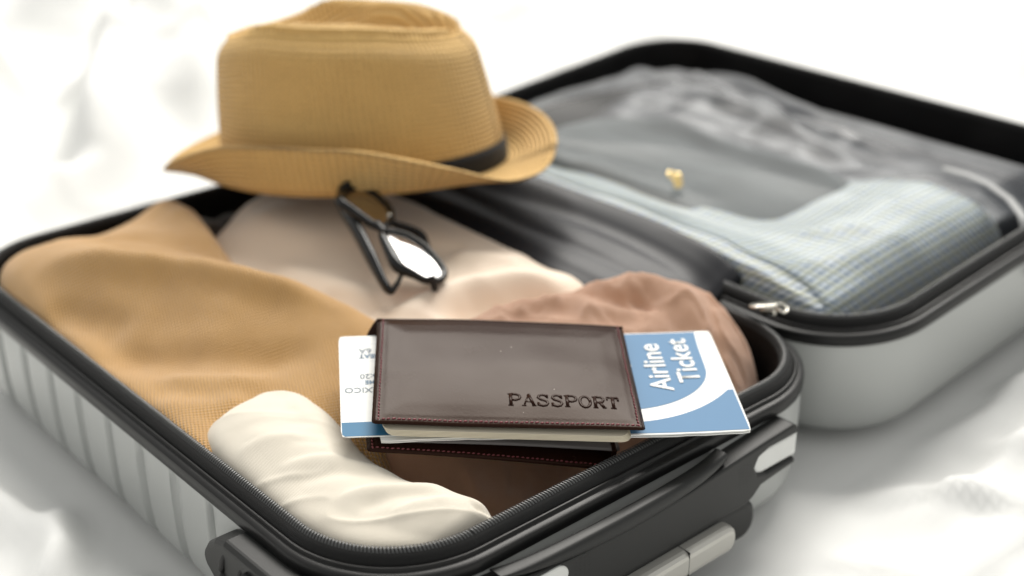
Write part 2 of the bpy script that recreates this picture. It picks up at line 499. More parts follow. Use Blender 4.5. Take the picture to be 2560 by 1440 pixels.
def film(name, tint, alpha, rough):
    m, t, b = nt(name)
    out = t.nodes['Material Output']
    tr = t.nodes.new('ShaderNodeBsdfTransparent'); tr.inputs[0].default_value = (*tint, 1)
    gl = t.nodes.new('ShaderNodeBsdfGlossy'); gl.inputs['Roughness'].default_value = rough; gl.inputs['Color'].default_value = (1, 1, 1, 1)
    fr = t.nodes.new('ShaderNodeFresnel'); fr.inputs['IOR'].default_value = 1.16
    mx = t.nodes.new('ShaderNodeMixShader')
    t.links.new(fr.outputs[0], mx.inputs[0]); t.links.new(tr.outputs[0], mx.inputs[1]); t.links.new(gl.outputs[0], mx.inputs[2])
    df = t.nodes.new('ShaderNodeBsdfDiffuse'); df.inputs[0].default_value = (0.25, 0.26, 0.27, 1)
    m2 = t.nodes.new('ShaderNodeMixShader'); m2.inputs[0].default_value = alpha
    t.links.new(mx.outputs[0], m2.inputs[1]); t.links.new(df.outputs[0], m2.inputs[2])
    t.links.new(m2.outputs[0], out.inputs['Surface'])
    return m
M['film'] = film('clear_vinyl_pocket', (0.92, 0.935, 0.945), 0.03, 0.30)

def lens_mat():
    m, t, b = nt('brown_tinted_mirror_lens')
    out = t.nodes['Material Output']
    tr = t.nodes.new('ShaderNodeBsdfTransparent'); tr.inputs[0].default_value = (0.30, 0.20, 0.17, 1)
    gl = t.nodes.new('ShaderNodeBsdfGlossy'); gl.inputs['Roughness'].default_value = 0.03
    mx = t.nodes.new('ShaderNodeMixShader'); mx.inputs[0].default_value = 0.42
    t.links.new(tr.outputs[0], mx.inputs[1]); t.links.new(gl.outputs[0], mx.inputs[2]); t.links.new(mx.outputs[0], out.inputs['Surface'])
    return m
M['lens'] = lens_mat()

# ------------------------------------------------------------------ bed
BED = -0.0955
def bed_height(X, Y):
    z = np.full(X.shape, BED)
    # mattress rising a little under the lid
    z = z+0.085*np.clip(X-0.40, 0, 0.40)*np.exp(-np.clip(np.abs(Y-0.2)-0.5, 0, 9)**2/0.06)*np.exp(-np.clip(X-0.9, 0, 9)**2/0.1)
    wx = X+0.10*fbm(X*2.1+5, Y*2.1, 2, 3); wy = Y+0.10*fbm(X*2.1, Y*2.1+9, 2, 8)
    n1 = 1-np.abs(fbm(wx*2.6, wy*3.6, 2, 21)); n2 = 1-np.abs(fbm(wx*6.5+3, wy*5.0, 2, 33))
    far = np.clip((np.hypot(X-0.2, Y-0.2)-0.45)/0.5, 0, 1)
    w = (0.012+0.034*far)*(n1**3-0.3)+(0.004+0.006*far)*(n2**3-0.3)+0.012*fbm(X*1.3, Y*1.3, 2, 40)
    n3 = 1-np.abs(fbm(wx*10+7, wy*13, 2, 63))
    w = w+0.003*(n3**4-0.25)
    # pressed flat where the case stands
    d1 = np.maximum(np.maximum(-0.012-X, X-0.36), np.maximum(-0.012-Y, Y-0.50))
    d2 = np.maximum(np.maximum(0.36-X, X-0.745), np.maximum(-0.012-Y, Y-0.50))
    d = np.minimum(d1, d2)
    k = np.clip((d-0.0)/0.10, 0, 1); k = k*k*(3-2*k)
    wav = np.clip((d+0.0)/0.02, 0, 1)
    z = z+w*k+0.004*k+0.0035*wav*np.exp(-np.clip(d-0.035, -9, 9)**2/0.0007)
    z = z+fold_z(X, Y, [
        ([(0.30, -0.045), (0.36, -0.075), (0.44, -0.080), (0.56, -0.055), (0.70, -0.02)], 0.0149, 0.0121, 0.35),
        ([(0.33, -0.035), (0.37, -0.060), (0.40, -0.105), (0.39, -0.17)], 0.0121, 0.0093, -0.3),
        ([(0.22, -0.10), (0.30, -0.125), (0.42, -0.125), (0.58, -0.09)], 0.0149, 0.0121, -0.3),
        ([(0.43, -0.045), (0.47, -0.09), (0.47, -0.16)], 0.0121, 0.0084),
        ([(0.40, -0.020), (0.48, -0.040), (0.60, -0.030), (0.74, 0.0)], 0.0135, 0.0084, 0.3),
        ([(0.50, -0.02), (0.56, -0.06), (0.58, -0.12)], 0.0121, 0.0084),
        ([(0.27, -0.055), (0.29, -0.09), (0.27, -0.15)], 0.0108, 0.0084),
        ([(0.20, -0.155), (0.32, -0.170), (0.46, -0.16)], 0.0162, 0.0112),
        ([(-0.055, 0.46), (-0.065, 0.36), (-0.055, 0.26), (-0.075, 0.16)], 0.014, 0.0135, 0.3),
        ([(-0.03, 0.30), (-0.055, 0.23), (-0.10, 0.19)], 0.010, 0.0120),
        ([(-0.02, 0.20), (-0.05, 0.165), (-0.10, 0.14)], 0.009, 0.0105),
        ([(0.20, 0.70), (0.30, 0.90), (0.42, 1.08), (0.60, 1.3)], 0.045, 0.0900, 0.3),
        ([(0.10, 0.85), (0.24, 1.05), (0.36, 1.35)], 0.04, 0.0900),
        ([(0.35, 0.80), (0.50, 1.02), (0.56, 1.3)], 0.035, 0.0750, -0.3),
        ([(0.02, 0.60), (0.12, 0.72), (0.24, 0.80)], 0.03, 0.0450),
        ([(0.45, 1.35), (0.62, 1.6), (0.85, 1.9)], 0.07, 0.1050),
        ([(1.1, 0.2), (1.3, 0.5), (1.5, 0.9)], 0.06, 0.0750)])
    return z

def axis(lo, a, b, hi, n1, n2, n3):
    return np.concatenate([lo+(a-lo)*(1-(1-np.linspace(0, 1, n1, endpoint=False))**2), np.linspace(a, b, n2, endpoint=False), b+(hi-b)*np.linspace(0, 1, n3)**1.6])
xs = axis(-1.3, -0.30, 1.05, 4.2, 40, 230, 90); ys = axis(-1.2, -0.42, 0.9, 4.2, 40, 220, 110)
GX, GY = np.meshgrid(xs, ys, indexing='ij')
GZ = bed_height(GX, GY)
nx, ny = GX.shape
ii = np.arange(nx*ny).reshape(nx, ny)
bedF = np.stack([ii[:-1, :-1], ii[1:, :-1], ii[1:, 1:], ii[:-1, 1:]], -1).reshape(-1, 4).tolist()
bedV = np.stack([GX, GY, GZ], -1).reshape(-1, 3)
bed = link('bed_sheet', mesh('bed_sheet', bedV, bedF, bedV[:, :2]), M['sheet'])
bed['kind'] = 'structure'
bed['label'] = 'rumpled white bed sheet under the open suitcase'

# ------------------------------------------------------------------ suitcase
case = thing('suitcase', 'open silver grey hard shell suitcase with black rim lying on bed', 'suitcase', (0.17, 0.24, BED))
W, L, CR = 0.345, 0.499, 0.062
TILT = R(5.2); HX = 0.358
def lidT(V):
    V = np.array(V, float); o = V.copy()
    dx = V[..., 0]-HX; dz = V[..., 2]
    o[..., 0] = HX+dx*math.cos(TILT)-dz*math.sin(TILT); o[..., 2] = dx*math.sin(TILT)+dz*math.cos(TILT)
    return o
LX0, LX1 = 0.371, 0.735
base_path = rrect(0, W, 0, L, CR, 0.0011, 40)
lid_path = rrect(LX0, LX1, 0, L, CR, 0.0035, 24)

rib_y = [0.137+0.0393*k for k in range(9)]
def ribs(xside):
    def off(P, Nn, k, z):
        o = np.zeros(len(P))
        on = (Nn[:, 0]*xside > 0.99)
        for y in rib_y:
            d = P[:, 1]-y
            g = np.where(d > 0, np.exp(-(d/0.0009)**2), np.exp(-(np.abs(d)/0.0055)**1.5))
            o -= np.where(on, 0.0042*g, 0)
        depth = np.clip((-z-0.0165)/0.006, 0, 1)*1.0
        return o*depth
    return off
shell_prof = [(0.0092, -0.0140), (0.0097, -0.0175), (0.0100, -0.022), (0.0103, -0.027), (0.0104, -0.036), (0.0102, -0.048), (0.0098, -0.060), (0.0090, -0.068)]
for a in range(1, 9):
    an = math.pi/2*a/8
    shell_prof.append((0.0090-0.0235*(1-math.cos(an)), -0.068-0.0235*math.sin(an)))
shell_prof += [(-0.03, -0.0922), (-0.06, -0.0924)]
sweep('base_shell', base_path, shell_prof, M['shell'], case, cap='last', off=ribs(-1), ang=50)
sweep('lid_shell', lid_path, shell_prof, M['shell'], case, T=lidT, cap='last', off=ribs(1), ang=50)
frame_prof = [(0.0042, -0.0090), (0.0048, -0.0060), (0.0054, -0.0052), (0.0062, -0.0053), (0.0066, -0.0058), (0.0068, -0.0070), (0.0075, -0.0075), (0.0098, -0.0078), (0.0108, -0.0084), (0.0113, -0.0096), (0.0115, -0.0142), (0.0110, -0.0156), (0.0097, -0.0162), (0.0080, -0.0160)]
sweep('base_frame', base_path, frame_prof, M['frame'], case, ang=28)
sweep('lid_frame', lid_path, frame_prof, M['frame'], case, T=lidT, ang=28)
tape_prof = [(-0.0045, -0.0035), (-0.0036, -0.0006), (-0.0026, 0.0001), (0.0012, 0.0000), (0.0030, -0.0012), (0.0042, -0.0036), (0.0046, -0.0068), (0.0046, -0.0095)]
sweep('base_zip_tape', base_path, tape_prof, M['tape'], case, ang=60)
sweep('lid_zip_tape', lid_path, tape_prof, M['tape'], case, T=lidT, ang=60)
lin_prof = [(-0.0040, -0.0030), (-0.0052, -0.010), (-0.0062, -0.030), (-0.008, -0.060), (-0.013, -0.078), (-0.025, -0.086), (-0.06, -0.0875)]
def lin_off(P, Nn, k, z):
    s = np.concatenate([[0], np.cumsum(np.linalg.norm(np.diff(P, axis=0), axis=1))])*20
    return (-0.004*np.abs(fbm(s*1.0, np.full(len(P), z*40), 2, 5)))*np.clip(k/2, 0, 1)
sweep('base_lining', base_path, lin_prof, M['lining'], case, cap='last', off=lin_off, ang=80)
sweep('lid_lining', lid_path, lin_prof, M['lining'], case, T=lidT, cap='last', off=lin_off, ang=80)

def zip_coil(name, path, T, pitch=0.0019):
    """the row of slanted coil loops sewn on the tape"""
    P, Nn = path
    Q = np.vstack([P, P[:1]]); NN = np.vstack([Nn, Nn[:1]])
    s = np.concatenate([[0], np.cumsum(np.linalg.norm(np.diff(Q, axis=0), axis=1))])
    n = int(s[-1]/pitch); parts = []
    for i in range(n):
        t = i*pitch
        x = np.interp(t, s, Q[:, 0]); y = np.interp(t, s, Q[:, 1])
        nx_, ny_ = np.interp(t, s, NN[:, 0]), np.interp(t, s, NN[:, 1]); l = math.hypot(nx_, ny_); nx_ /= l; ny_ /= l
        tx, ty = -ny_, nx_
        h = pitch*0.27
        sl = 0.0009
        sec = [(-0.0030, 0.0002), (-0.0028, 0.0010), (-0.0021, 0.0014), (-0.0002, 0.0012), (0.0010, 0.0005), (0.0015, -0.0002)]
        V = []
        for o, z in sec:
            for sg, dz in ((-1, 0.0), (0, 0.00035), (1, 0.0)):
                q = sg*h+sl*(o/0.003)
                V.append((x+nx_*o+tx*q, y+ny_*o+ty*q, z+dz))
        F = []
        for k in range(len(sec)-1):
            for m_ in range(2):
                F.append((k*3+m_, k*3+m_+1, (k+1)*3+m_+1, (k+1)*3+m_))
        parts.append((V, F))
    V, F = join(parts)
    V = np.array(V)
    if T is not None: V = T(V)
    return link(name, mesh(name, V, F), M['teeth'], case, kind='stuff')
zip_coil('zipper_coil', base_path, None)
zip_coil('zipper_coil', lid_path, lidT)

# gusset joining both halves over the hinge
gs = []
for y in (0.462, 0.452, 0.40, 0.33, 0.26, 0.19, 0.135, 0.112, 0.104):
    e = float(np.interp(y, (0.104, 0.112, 0.135, 0.19, 0.45, 0.455, 0.462), (-0.016, -0.011, -0.004, 0, 0, -0.004, -0.008)))
    dip = 0.004*math.sin(y*23)
    gs.append([(0.286, y, -0.030), (0.292, y, -0.010+e), (0.300, y, 0.001+e), (0.318, y, 0.0065+e+dip*0.3), (0.338, y, 0.0085+e-dip*0.3), (0.360, y, 0.0125+e), (0.376, y, 0.0185+e), (0.384, y, 0.0195+e), (0.389, y, 0.013+e), (0.391, y, -0.005)])
patch('hinge_gusset', gs, 70, 60, M['gusset'], case, bump=lambda X, Y: 0.0016*fbm(X*70, Y*2.5, 2, 12), floor=-0.03)

# zip slider with its drop-shaped pull, at the hinge end of the near corner
sl = prism(rpoly(0.011, 0.008, 0.0025), 0, 0.005, 0.0012, T=frame_of((0.352, 0.060, 0.001), (0.357, 0.050, 0.002), (0.360, 0.064, 0.002)))
slider = link('zip_slider', sl, M['nickel'], case, smooth=False)
pl = [(0.0, -0.002), (0.004, -0.0055), (0.012, -0.0062), (0.018, -0.0045), (0.0205, 0.0), (0.018, 0.0045), (0.012, 0.0062), (0.004, 0.0055), (0.0, 0.002)]
link('pull_tab', prism(pl, 0, 0.002, 0.0007, T=frame_of((0.362, 0.052, 0.0075), (0.345, 0.0625, 0.0075), (0.357, 0.045, 0.0100))), M['nickel'], slider, smooth=False)
v, f = tube([(0.3620+0.0035*math.cos(a), 0.0500+0.0035*math.sin(a), 0.0065+0.0015*math.sin(a)) for a in np.linspace(0, 2*math.pi, 18, endpoint=False)], 0.0010, 8, closed=True)
link('pull_ring', mesh('pull_ring', v, f), M['nickel'], slider)

# ---- carry handle on the near end: plate, grip, inlays, perforations
def face(x, y, z):            # local: x along the case, y = height, z = out of the near end wall
    return (x, -0.0102-z, y)
plate_poly = [(0.040, -0.017), (0.060, -0.0185), (0.082, -0.0215), (0.105, -0.0238), (0.135, -0.0252), (0.165, -0.0250), (0.195, -0.0236), (0.222, -0.0212), (0.238, -0.0198), (0.262, -0.0178), (0.284, -0.0165), (0.2885, -0.0185), (0.2885, -0.0240),
              (0.262, -0.0240), (0.254, -0.0265), (0.251, -0.0320), (0.254, -0.0375), (0.262, -0.0400), (0.2885, -0.0400), (0.2885, -0.0440), (0.272, -0.0455), (0.258, -0.0470), (0.252, -0.052), (0.246, -0.0550), (0.10, -0.0550), (0.055, -0.0500), (0.040, -0.045)]
handle = link('carry_handle', prism(plate_poly, -0.002, 0.0135, 0.0022, T=face, seg=3), M['matte'], case, smooth=False)
# back plate the grip springs from
bp_poly = [(0.045, -0.0235), (0.285, -0.0235), (0.285, -0.044), (0.045, -0.044)]
link('back_plate', prism(bp_poly, -0.003, 0.0020, 0.0006, T=face), M['groove'], handle, smooth=False)
# crescent grip above the plate
up_e = [(0.062, -0.0150), (0.085, -0.0140), (0.12, -0.0135), (0.16, -0.0135), (0.20, -0.0138), (0.228, -0.0140)]
lo_e = [(0.062, -0.0165), (0.085, -0.0198), (0.12, -0.0230), (0.16, -0.0238), (0.20, -0.0220), (0.228, -0.0192)]
gV = []; gF = []
ns = 44; sec = 14
ue = catmull(np.array(up_e), np.linspace(0, 5, ns)); le = catmull(np.array(lo_e), np.linspace(0, 5, ns))
for i in range(ns):
    t = i/(ns-1)
    out = 0.0045+0.0085*math.sin(math.pi*min(1, max(0, t*0.96+0.02)))**0.6
    cx_, cz_ = (ue[i]+le[i])/2
    hh = abs(ue[i][1]-le[i][1])/2
    for k in range(sec):
        a = 2*math.pi*k/sec
        c_, s_ = math.cos(a), math.sin(a)
        gV.append(face(cx_, cz_+hh*np.sign(s_)*abs(s_)**0.6, out+0.0048*np.sign(c_)*abs(c_)**0.6))
for i in range(ns-1):
    for k in range(sec):
        gF.append((i*sec+k, i*sec+(k+1) % sec, (i+1)*sec+(k+1) % sec, (i+1)*sec+k))
gF.append(tuple(range(sec))); gF.append(tuple((ns-1)*sec+k for k in range(sec))[::-1])
link('grip', autosmooth(mesh('grip', gV, gF), 50), M['matte'], handle)
# pale inlays at both ends
def pill(x0, x1, z0, z1, n=10):
    r = (z1-z0)/2; P = []
    for i in range(n+1):
        a = R(90+180*i/n); P.append((x0+r+r*math.cos(a)*1.15, z0+r+r*math.sin(a)))
    return P+[(x1, z0), (x1, z1)]
link('inlay', prism(pill(0.2525, 0.2905, -0.0395, -0.0245), -0.002, 0.0118, 0.0015, T=face), M['pale'], handle, smooth=False, label='pale grey inlay near the hinge end of the handle')
pl2 = [(0.345-x-0.236, z) for x, z in pill(0.2525, 0.2905, -0.0395, -0.0245)][::-1]
link('inlay', prism([(0.103-(x-0.2525), z+0.0005) for x, z in pill(0.2525, 0.2905, -0.0395, -0.0245)][::-1], 0.0, 0.0143, 0.0012, T=face), M['pale'], handle, smooth=False, label='pale grey inlay at the lock end of the handle')
dots = []
for bx, sg in ((0.2465, -1), (0.1095, 1)):
    for i in range(4):
        for j in range(6):
            if i == 0 and j in (0, 5): continue
            cxx, czz = bx+sg*i*0.0031, -0.0258-j*0.0024-(0.0012 if i % 2 else 0)
            V = [face(cxx+0.00048*math.cos(a), czz+0.00048*math.sin(a), 0.01362) for a in np.linspace(0, 2*math.pi, 8, endpoint=False)]
            dots.append((V, [tuple(range(8))]))
v, f = join(dots)
link('perforation_dots', mesh('perforation_dots', v, f), M['groove'], handle, kind='stuff')

# ---- telescopic trolley handle folded in under the carry handle
hs = prism(rpoly(0.165, 0.026, 0.0115, 8, 0.092, -0.0800), -0.002, 0.0120, 0.004, T=face, seg=3)
house = link('trolley_housing', hs, M['matte'], case, smooth=False)
gr = prism(rpoly(0.134, 0.0175, 0.0075, 6, 0.097, -0.0750), 0.004, 0.0205, 0.0042, T=face, seg=3)
trol = link('trolley_grip', gr, M['grip'], case, smooth=False)
link('release_button', prism(rpoly(0.030, 0.0095, 0.001, 3, 0.124, -0.0715), 0.018, 0.0222, 0.0004, T=face), M['groove'], trol, smooth=False)
link('seam_ring', prism([(0.1895, -0.0752), (0.1898, -0.0752), (0.1898, -0.0573), (0.1895, -0.0573)], 0.0045, 0.0206, 0.0, T=face), M['matte'], trol, smooth=False)

# ---- combination lock / side latch on the long near side
def sface(x, y, z):           # local: x = along the side (towards the far end), y = height, z = out
    return (-0.0102-z, x, y)
lk_poly = [(0.010, -0.014), (0.094, -0.0150), (0.104, -0.0185), (0.112, -0.0245), (0.1175, -0.0325), (0.1165, -0.0395), (0.108, -0.0455), (0.092, -0.052), (0.078, -0.056), (0.010, -0.056)]
lock = link('side_lock', prism(lk_poly, -0.002, 0.0150, 0.0042, T=sface, seg=4), M['matte'], case, smooth=False)
for y0 in (0.0965, 0.0800):
    pts = []
    for a in np.linspace(R(22), R(165), 14):
        pts.append(sface(y0+0.010*(1-math.sin(a))*-1.0+0.0, -0.0335+0.0155*math.cos(a), 0.0150-0.0036*max(0, math.cos(a))**3))
    rr = [0.0004+0.0017*math.sin(math.pi*i/13) for i in range(14)]
    v, f = tube(pts, rr, 8)
    link('thumb_groove', mesh('thumb_groove', v, f), M['groove'], lock)
v, f = tube([sface(y, -0.030-0.0015*math.sin(i*0.4), 0.0140) for i, y in enumerate(np.linspace(0.014, 0.072, 12))], [0.0085]*12, 16)
link('lock_barrel', mesh('lock_barrel', v, f), M['frame'], lock)

# ---- small catch on the lid's near side
def lface(x, y, z):
    return tuple(lidT(np.array([(x, -0.0102-z, y)]))[0])
ct = link('lid_catch', prism([(0.560, -0.0225), (0.60, -0.0225), (0.60, -0.040), (0.574, -0.040), (0.572, -0.031), (0.562, -0.031)], -0.002, 0.008, 0.002, T=lface), M['matte'], case, smooth=False)

# ------------------------------------------------------------------ clothes in the base
# mustard knit sweater
def row(y, xs_, zs_):
    return [(x, y, z) for x, z in zip(xs_, zs_)]
sw = [row(0.095, (0.004, 0.008, 0.020, 0.036, 0.052, 0.068, 0.080, 0.088), (-0.05, -0.040, -0.038, -0.035, -0.030, -0.030, -0.035, -0.05)),
      row(0.140, (0.002, 0.005, 0.024, 0.050, 0.074, 0.094, 0.110, 0.118), (-0.04, -0.014, -0.012, -0.010, -0.006, -0.004, -0.010, -0.04)),
      row(0.185, (0.0015, 0.004, 0.030, 0.065, 0.100, 0.133, 0.154, 0.164), (-0.04, -0.006, -0.004, 0.000, 0.007, 0.014, 0.004, -0.04)),
      row(0.235, (0.0015, 0.004, 0.028, 0.060, 0.092, 0.122, 0.142, 0.154), (-0.04, -0.006, -0.003, 0.004, 0.016, 0.023, 0.010, -0.04)),
      row(0.290, (0.0015, 0.004, 0.026, 0.054, 0.082, 0.108, 0.130, 0.146), (-0.04, -0.006, -0.001, 0.010, 0.024, 0.026, 0.009, -0.04)),
      row(0.345, (0.0015, 0.004, 0.022, 0.044, 0.072, 0.104, 0.132, 0.150), (-0.04, -0.005, 0.007, 0.021, 0.029, 0.024, 0.010, -0.04)),
      row(0.395, (0.0015, 0.004, 0.018, 0.042, 0.074, 0.110, 0.143, 0.160), (-0.04, 0.000, 0.018, 0.026, 0.026, 0.020, 0.014, -0.04)),
      row(0.430, (0.002, 0.005, 0.022, 0.048, 0.078, 0.112, 0.150, 0.164), (-0.04, 0.000, 0.018, 0.022, 0.017, 0.015, 0.018, -0.03)),
      row(0.460, (0.012, 0.016, 0.030, 0.054, 0.082, 0.114, 0.146, 0.158), (-0.04, -0.008, 0.002, 0.003, -0.002, 0.006, 0.014, -0.03)),
      row(0.472, (0.020, 0.025, 0.038, 0.056, 0.082, 0.112, 0.140, 0.152), (-0.05, -0.04, -0.04, -0.04, -0.04, -0.04, -0.04, -0.05))]
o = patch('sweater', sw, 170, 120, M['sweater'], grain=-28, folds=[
    ([(0.006, 0.372), (0.018, 0.350), (0.030, 0.322), (0.040, 0.300)], 0.012, -0.0045, 0.3),
    ([(0.060, 0.400), (0.085, 0.355), (0.100, 0.310)], 0.010, -0.0035),
    ([(0.008, 0.310), (0.040, 0.262), (0.078, 0.214), (0.110, 0.185)], 0.014, -0.0055, 0.2), ([(0.020, 0.250), (0.048, 0.215), (0.075, 0.190)], 0.009, 0.0035),
    ([(0.014, 0.412), (0.045, 0.368), (0.080, 0.315), (0.112, 0.255), (0.140, 0.200)], 0.0125, 0.0110, -0.25),
    ([(0.050, 0.435), (0.090, 0.400), (0.118, 0.355), (0.126, 0.310)], 0.012, -0.0055),
    ([(0.140, 0.446), (0.140, 0.410), (0.132, 0.370), (0.122, 0.320)], 0.011, 0.0050),
    ([(0.006, 0.225), (0.030, 0.195), (0.055, 0.185)], 0.010, 0.003)],
    bump=lambda X, Y: 0.0016*fbm(X*24, Y*18, 3, 4))
tag(o, 'mustard yellow knitted sweater folded along the left side of suitcase', 'sweater')

# blush satin blouse
bl = [row(0.125, (0.115, 0.13, 0.16, 0.20, 0.24, 0.275, 0.300, 0.306), (-0.05, -0.03, -0.02, -0.02, -0.02, -0.02, -0.03, -0.05)),
      row(0.165, (0.115, 0.13, 0.16, 0.20, 0.24, 0.275, 0.298, 0.305), (-0.05, -0.01, -0.004, 0.002, 0.004, 0.006, 0.000, -0.05)),
      row(0.205, (0.112, 0.125, 0.15, 0.19, 0.235, 0.275, 0.298, 0.305), (-0.05, -0.008, 0.002, 0.008, 0.010, 0.009, 0.000, -0.05)),
      row(0.255, (0.105, 0.120, 0.15, 0.19, 0.235, 0.275, 0.298, 0.305), (-0.05, -0.008, 0.003, 0.010, 0.014, 0.011, 0.001, -0.05)),
      row(0.315, (0.10, 0.118, 0.15, 0.19, 0.235, 0.275, 0.300, 0.307), (-0.05, -0.006, 0.004, 0.012, 0.016, 0.012, 0.001, -0.05)),
      row(0.370, (0.11, 0.128, 0.155, 0.195, 0.235, 0.275, 0.300, 0.307), (-0.05, -0.004, 0.007, 0.014, 0.017, 0.012, 0.000, -0.05)),
      row(0.415, (0.145, 0.155, 0.175, 0.205, 0.24, 0.275, 0.298, 0.305), (-0.05, -0.010, 0.004, 0.012, 0.014, 0.010, 0.000, -0.05)),
      row(0.445, (0.175, 0.185, 0.20, 0.225, 0.25, 0.275, 0.295, 0.302), (-0.05, -0.03, -0.004, 0.004, 0.006, 0.002, -0.01, -0.05)),
      row(0.462, (0.185, 0.195, 0.21, 0.23, 0.25, 0.275, 0.29, 0.298), (-0.05, -0.05, -0.05, -0.05, -0.05, -0.05, -0.05, -0.05))]
o = patch('satin_blouse', bl, 150, 110, M['blush'], folds=[
    ([(0.150, 0.205), (0.185, 0.204), (0.220, 0.205), (0.255, 0.192), (0.290, 0.160)], 0.011, 0.0085, 0.3),
    ([(0.185, 0.178), (0.220, 0.182), (0.250, 0.170), (0.280, 0.150)], 0.012, -0.012),
    ([(0.240, 0.250), (0.262, 0.228), (0.290, 0.205)], 0.010, 0.005),
    ([(0.215, 0.300), (0.245, 0.262), (0.262, 0.240)], 0.014, -0.0035),
    ([(0.150, 0.330), (0.165, 0.270), (0.175, 0.225)], 0.012, 0.004),
    ([(0.150, 0.270), (0.160, 0.235), (0.165, 0.215)], 0.009, -0.004),
    ([(0.200, 0.420), (0.185, 0.370), (0.190, 0.310)], 0.02, 0.003)],
    bump=lambda X, Y: 0.0010*fbm(X*20, Y*16, 2, 9)+0.0010*((1-np.abs(fbm((X*0.6-Y*0.8)*9, (X*0.8+Y*0.6)*28, 2, 46)))**4-0.2))
tag(o, 'pale blush satin blouse beneath the sunglasses and the straw hat', 'blouse')

# terracotta flannel shirt under the passport holder
ro = [[(0.080, 0.105, -0.05), (0.085, 0.125, -0.03), (0.090, 0.140, -0.02), (0.094, 0.158, -0.018), (0.098, 0.175, -0.02), (0.10, 0.19, -0.05)],
      [(0.100, 0.055, -0.07), (0.105, 0.075, -0.060), (0.112, 0.105, 0.002), (0.120, 0.135, 0.013), (0.130, 0.165, 0.012), (0.138, 0.185, -0.03)],
      [(0.140, 0.020, -0.075), (0.145, 0.048, -0.066), (0.155, 0.088, -0.008), (0.165, 0.125, 0.013), (0.175, 0.160, 0.012), (0.182, 0.180, -0.03)],
      [(0.190, 0.012, -0.075), (0.195, 0.040, -0.068), (0.205, 0.080, -0.008), (0.215, 0.120, 0.014), (0.222, 0.155, 0.014), (0.228, 0.176, -0.03)],
      [(0.240, 0.010, -0.075), (0.245, 0.032, -0.066), (0.252, 0.072, 0.002), (0.262, 0.115, 0.016), (0.268, 0.145, 0.015), (0.272, 0.168, -0.03)],
      [(0.280, 0.014, -0.05), (0.285, 0.028, -0.026), (0.290, 0.064, 0.006), (0.298, 0.098, 0.023), (0.302, 0.126, 0.018), (0.305, 0.148, -0.03)],
      [(0.304, 0.020, -0.05), (0.308, 0.030, -0.026), (0.314, 0.054, 0.004), (0.320, 0.084, 0.022), (0.322, 0.110, 0.014), (0.320, 0.130, -0.03)],
      [(0.322, 0.026, -0.05), (0.325, 0.034, -0.034), (0.330, 0.050, -0.010), (0.332, 0.076, 0.004), (0.333, 0.098, -0.004), (0.331, 0.112, -0.04)],
      [(0.330, 0.032, -0.06), (0.331, 0.040, -0.06), (0.333, 0.055, -0.05), (0.334, 0.075, -0.05), (0.334, 0.09, -0.05), (0.334, 0.10, -0.06)]]
o = patch('flannel_shirt', ro, 170, 110, M['rose'], grain=35, floor=-0.083, folds=[
    ([(0.185, 0.155), (0.215, 0.150), (0.250, 0.132), (0.270, 0.120)], 0.009, 0.0050, 0.3),
    ([(0.200, 0.142), (0.225, 0.135), (0.250, 0.118)], 0.008, -0.0055),
    ([(0.262, 0.146), (0.272, 0.122), (0.284, 0.100), (0.288, 0.080)], 0.007, -0.0060, 0.2),
    ([(0.245, 0.122), (0.262, 0.108), (0.274, 0.090)], 0.006, 0.0040),
    ([(0.288, 0.128), (0.300, 0.105), (0.305, 0.080), (0.304, 0.055)], 0.009, 0.0045),
    ([(0.310, 0.112), (0.318, 0.085), (0.320, 0.060)], 0.006, -0.003),
    ([(0.120, 0.165), (0.150, 0.155), (0.175, 0.150)], 0.008, 0.004),
    ([(0.115, 0.075), (0.135, 0.060), (0.150, 0.050)], 0.008, 0.008)],
    bump=lambda X, Y: 0.0022*fbm(X*42, Y*42, 3, 14)+0.0024*(1-np.abs(fbm(X*60+3, Y*40, 2, 25)))**3)
tag(o, 'terracotta pink flannel shirt bundled behind and beneath the passport holder', 'shirt')

# cream rolled trousers in the near corner
be = [row(0.192, (0.022, 0.026, 0.034, 0.044, 0.054, 0.062, 0.066), (-0.05, -0.045, -0.04, -0.04, -0.04, -0.045, -0.05)),
      row(0.182, (0.013, 0.017, 0.028, 0.044, 0.060, 0.070, 0.075), (-0.04, -0.016, -0.006, -0.003, -0.006, -0.018, -0.04)),
      row(0.170, (0.006, 0.010, 0.024, 0.043, 0.063, 0.075, 0.080), (-0.04, -0.008, 0.005, 0.0095, 0.007, -0.008, -0.04)),
      row(0.140, (0.002, 0.0055, 0.020, 0.041, 0.064, 0.077, 0.083), (-0.04, -0.007, 0.006, 0.0125, 0.009, -0.008, -0.04)),
      row(0.100, (0.002, 0.005, 0.019, 0.040, 0.060, 0.073, 0.079), (-0.04, -0.008, 0.003, 0.0085, 0.003, -0.014, -0.04)),
      row(0.065, (0.003, 0.007, 0.022, 0.043, 0.063, 0.076, 0.082), (-0.04, -0.008, 0.002, 0.007, 0.001, -0.014, -0.04)),
      row(0.035, (0.011, 0.015, 0.031, 0.051, 0.069, 0.082, 0.089), (-0.04, -0.008, 0.002, 0.008, 0.005, -0.010, -0.04)),
      row(0.016, (0.027, 0.031, 0.044, 0.060, 0.075, 0.086, 0.092), (-0.04, -0.009, 0.000, 0.005, 0.003, -0.008, -0.04)),
      row(0.008, (0.042, 0.046, 0.055, 0.066, 0.078, 0.086, 0.090), (-0.04, -0.016, -0.008, -0.005, -0.006, -0.016, -0.04)),
      row(0.005, (0.050, 0.052, 0.058, 0.067, 0.077, 0.083, 0.086), (-0.05, -0.04, -0.04, -0.04, -0.04, -0.04, -0.05))]
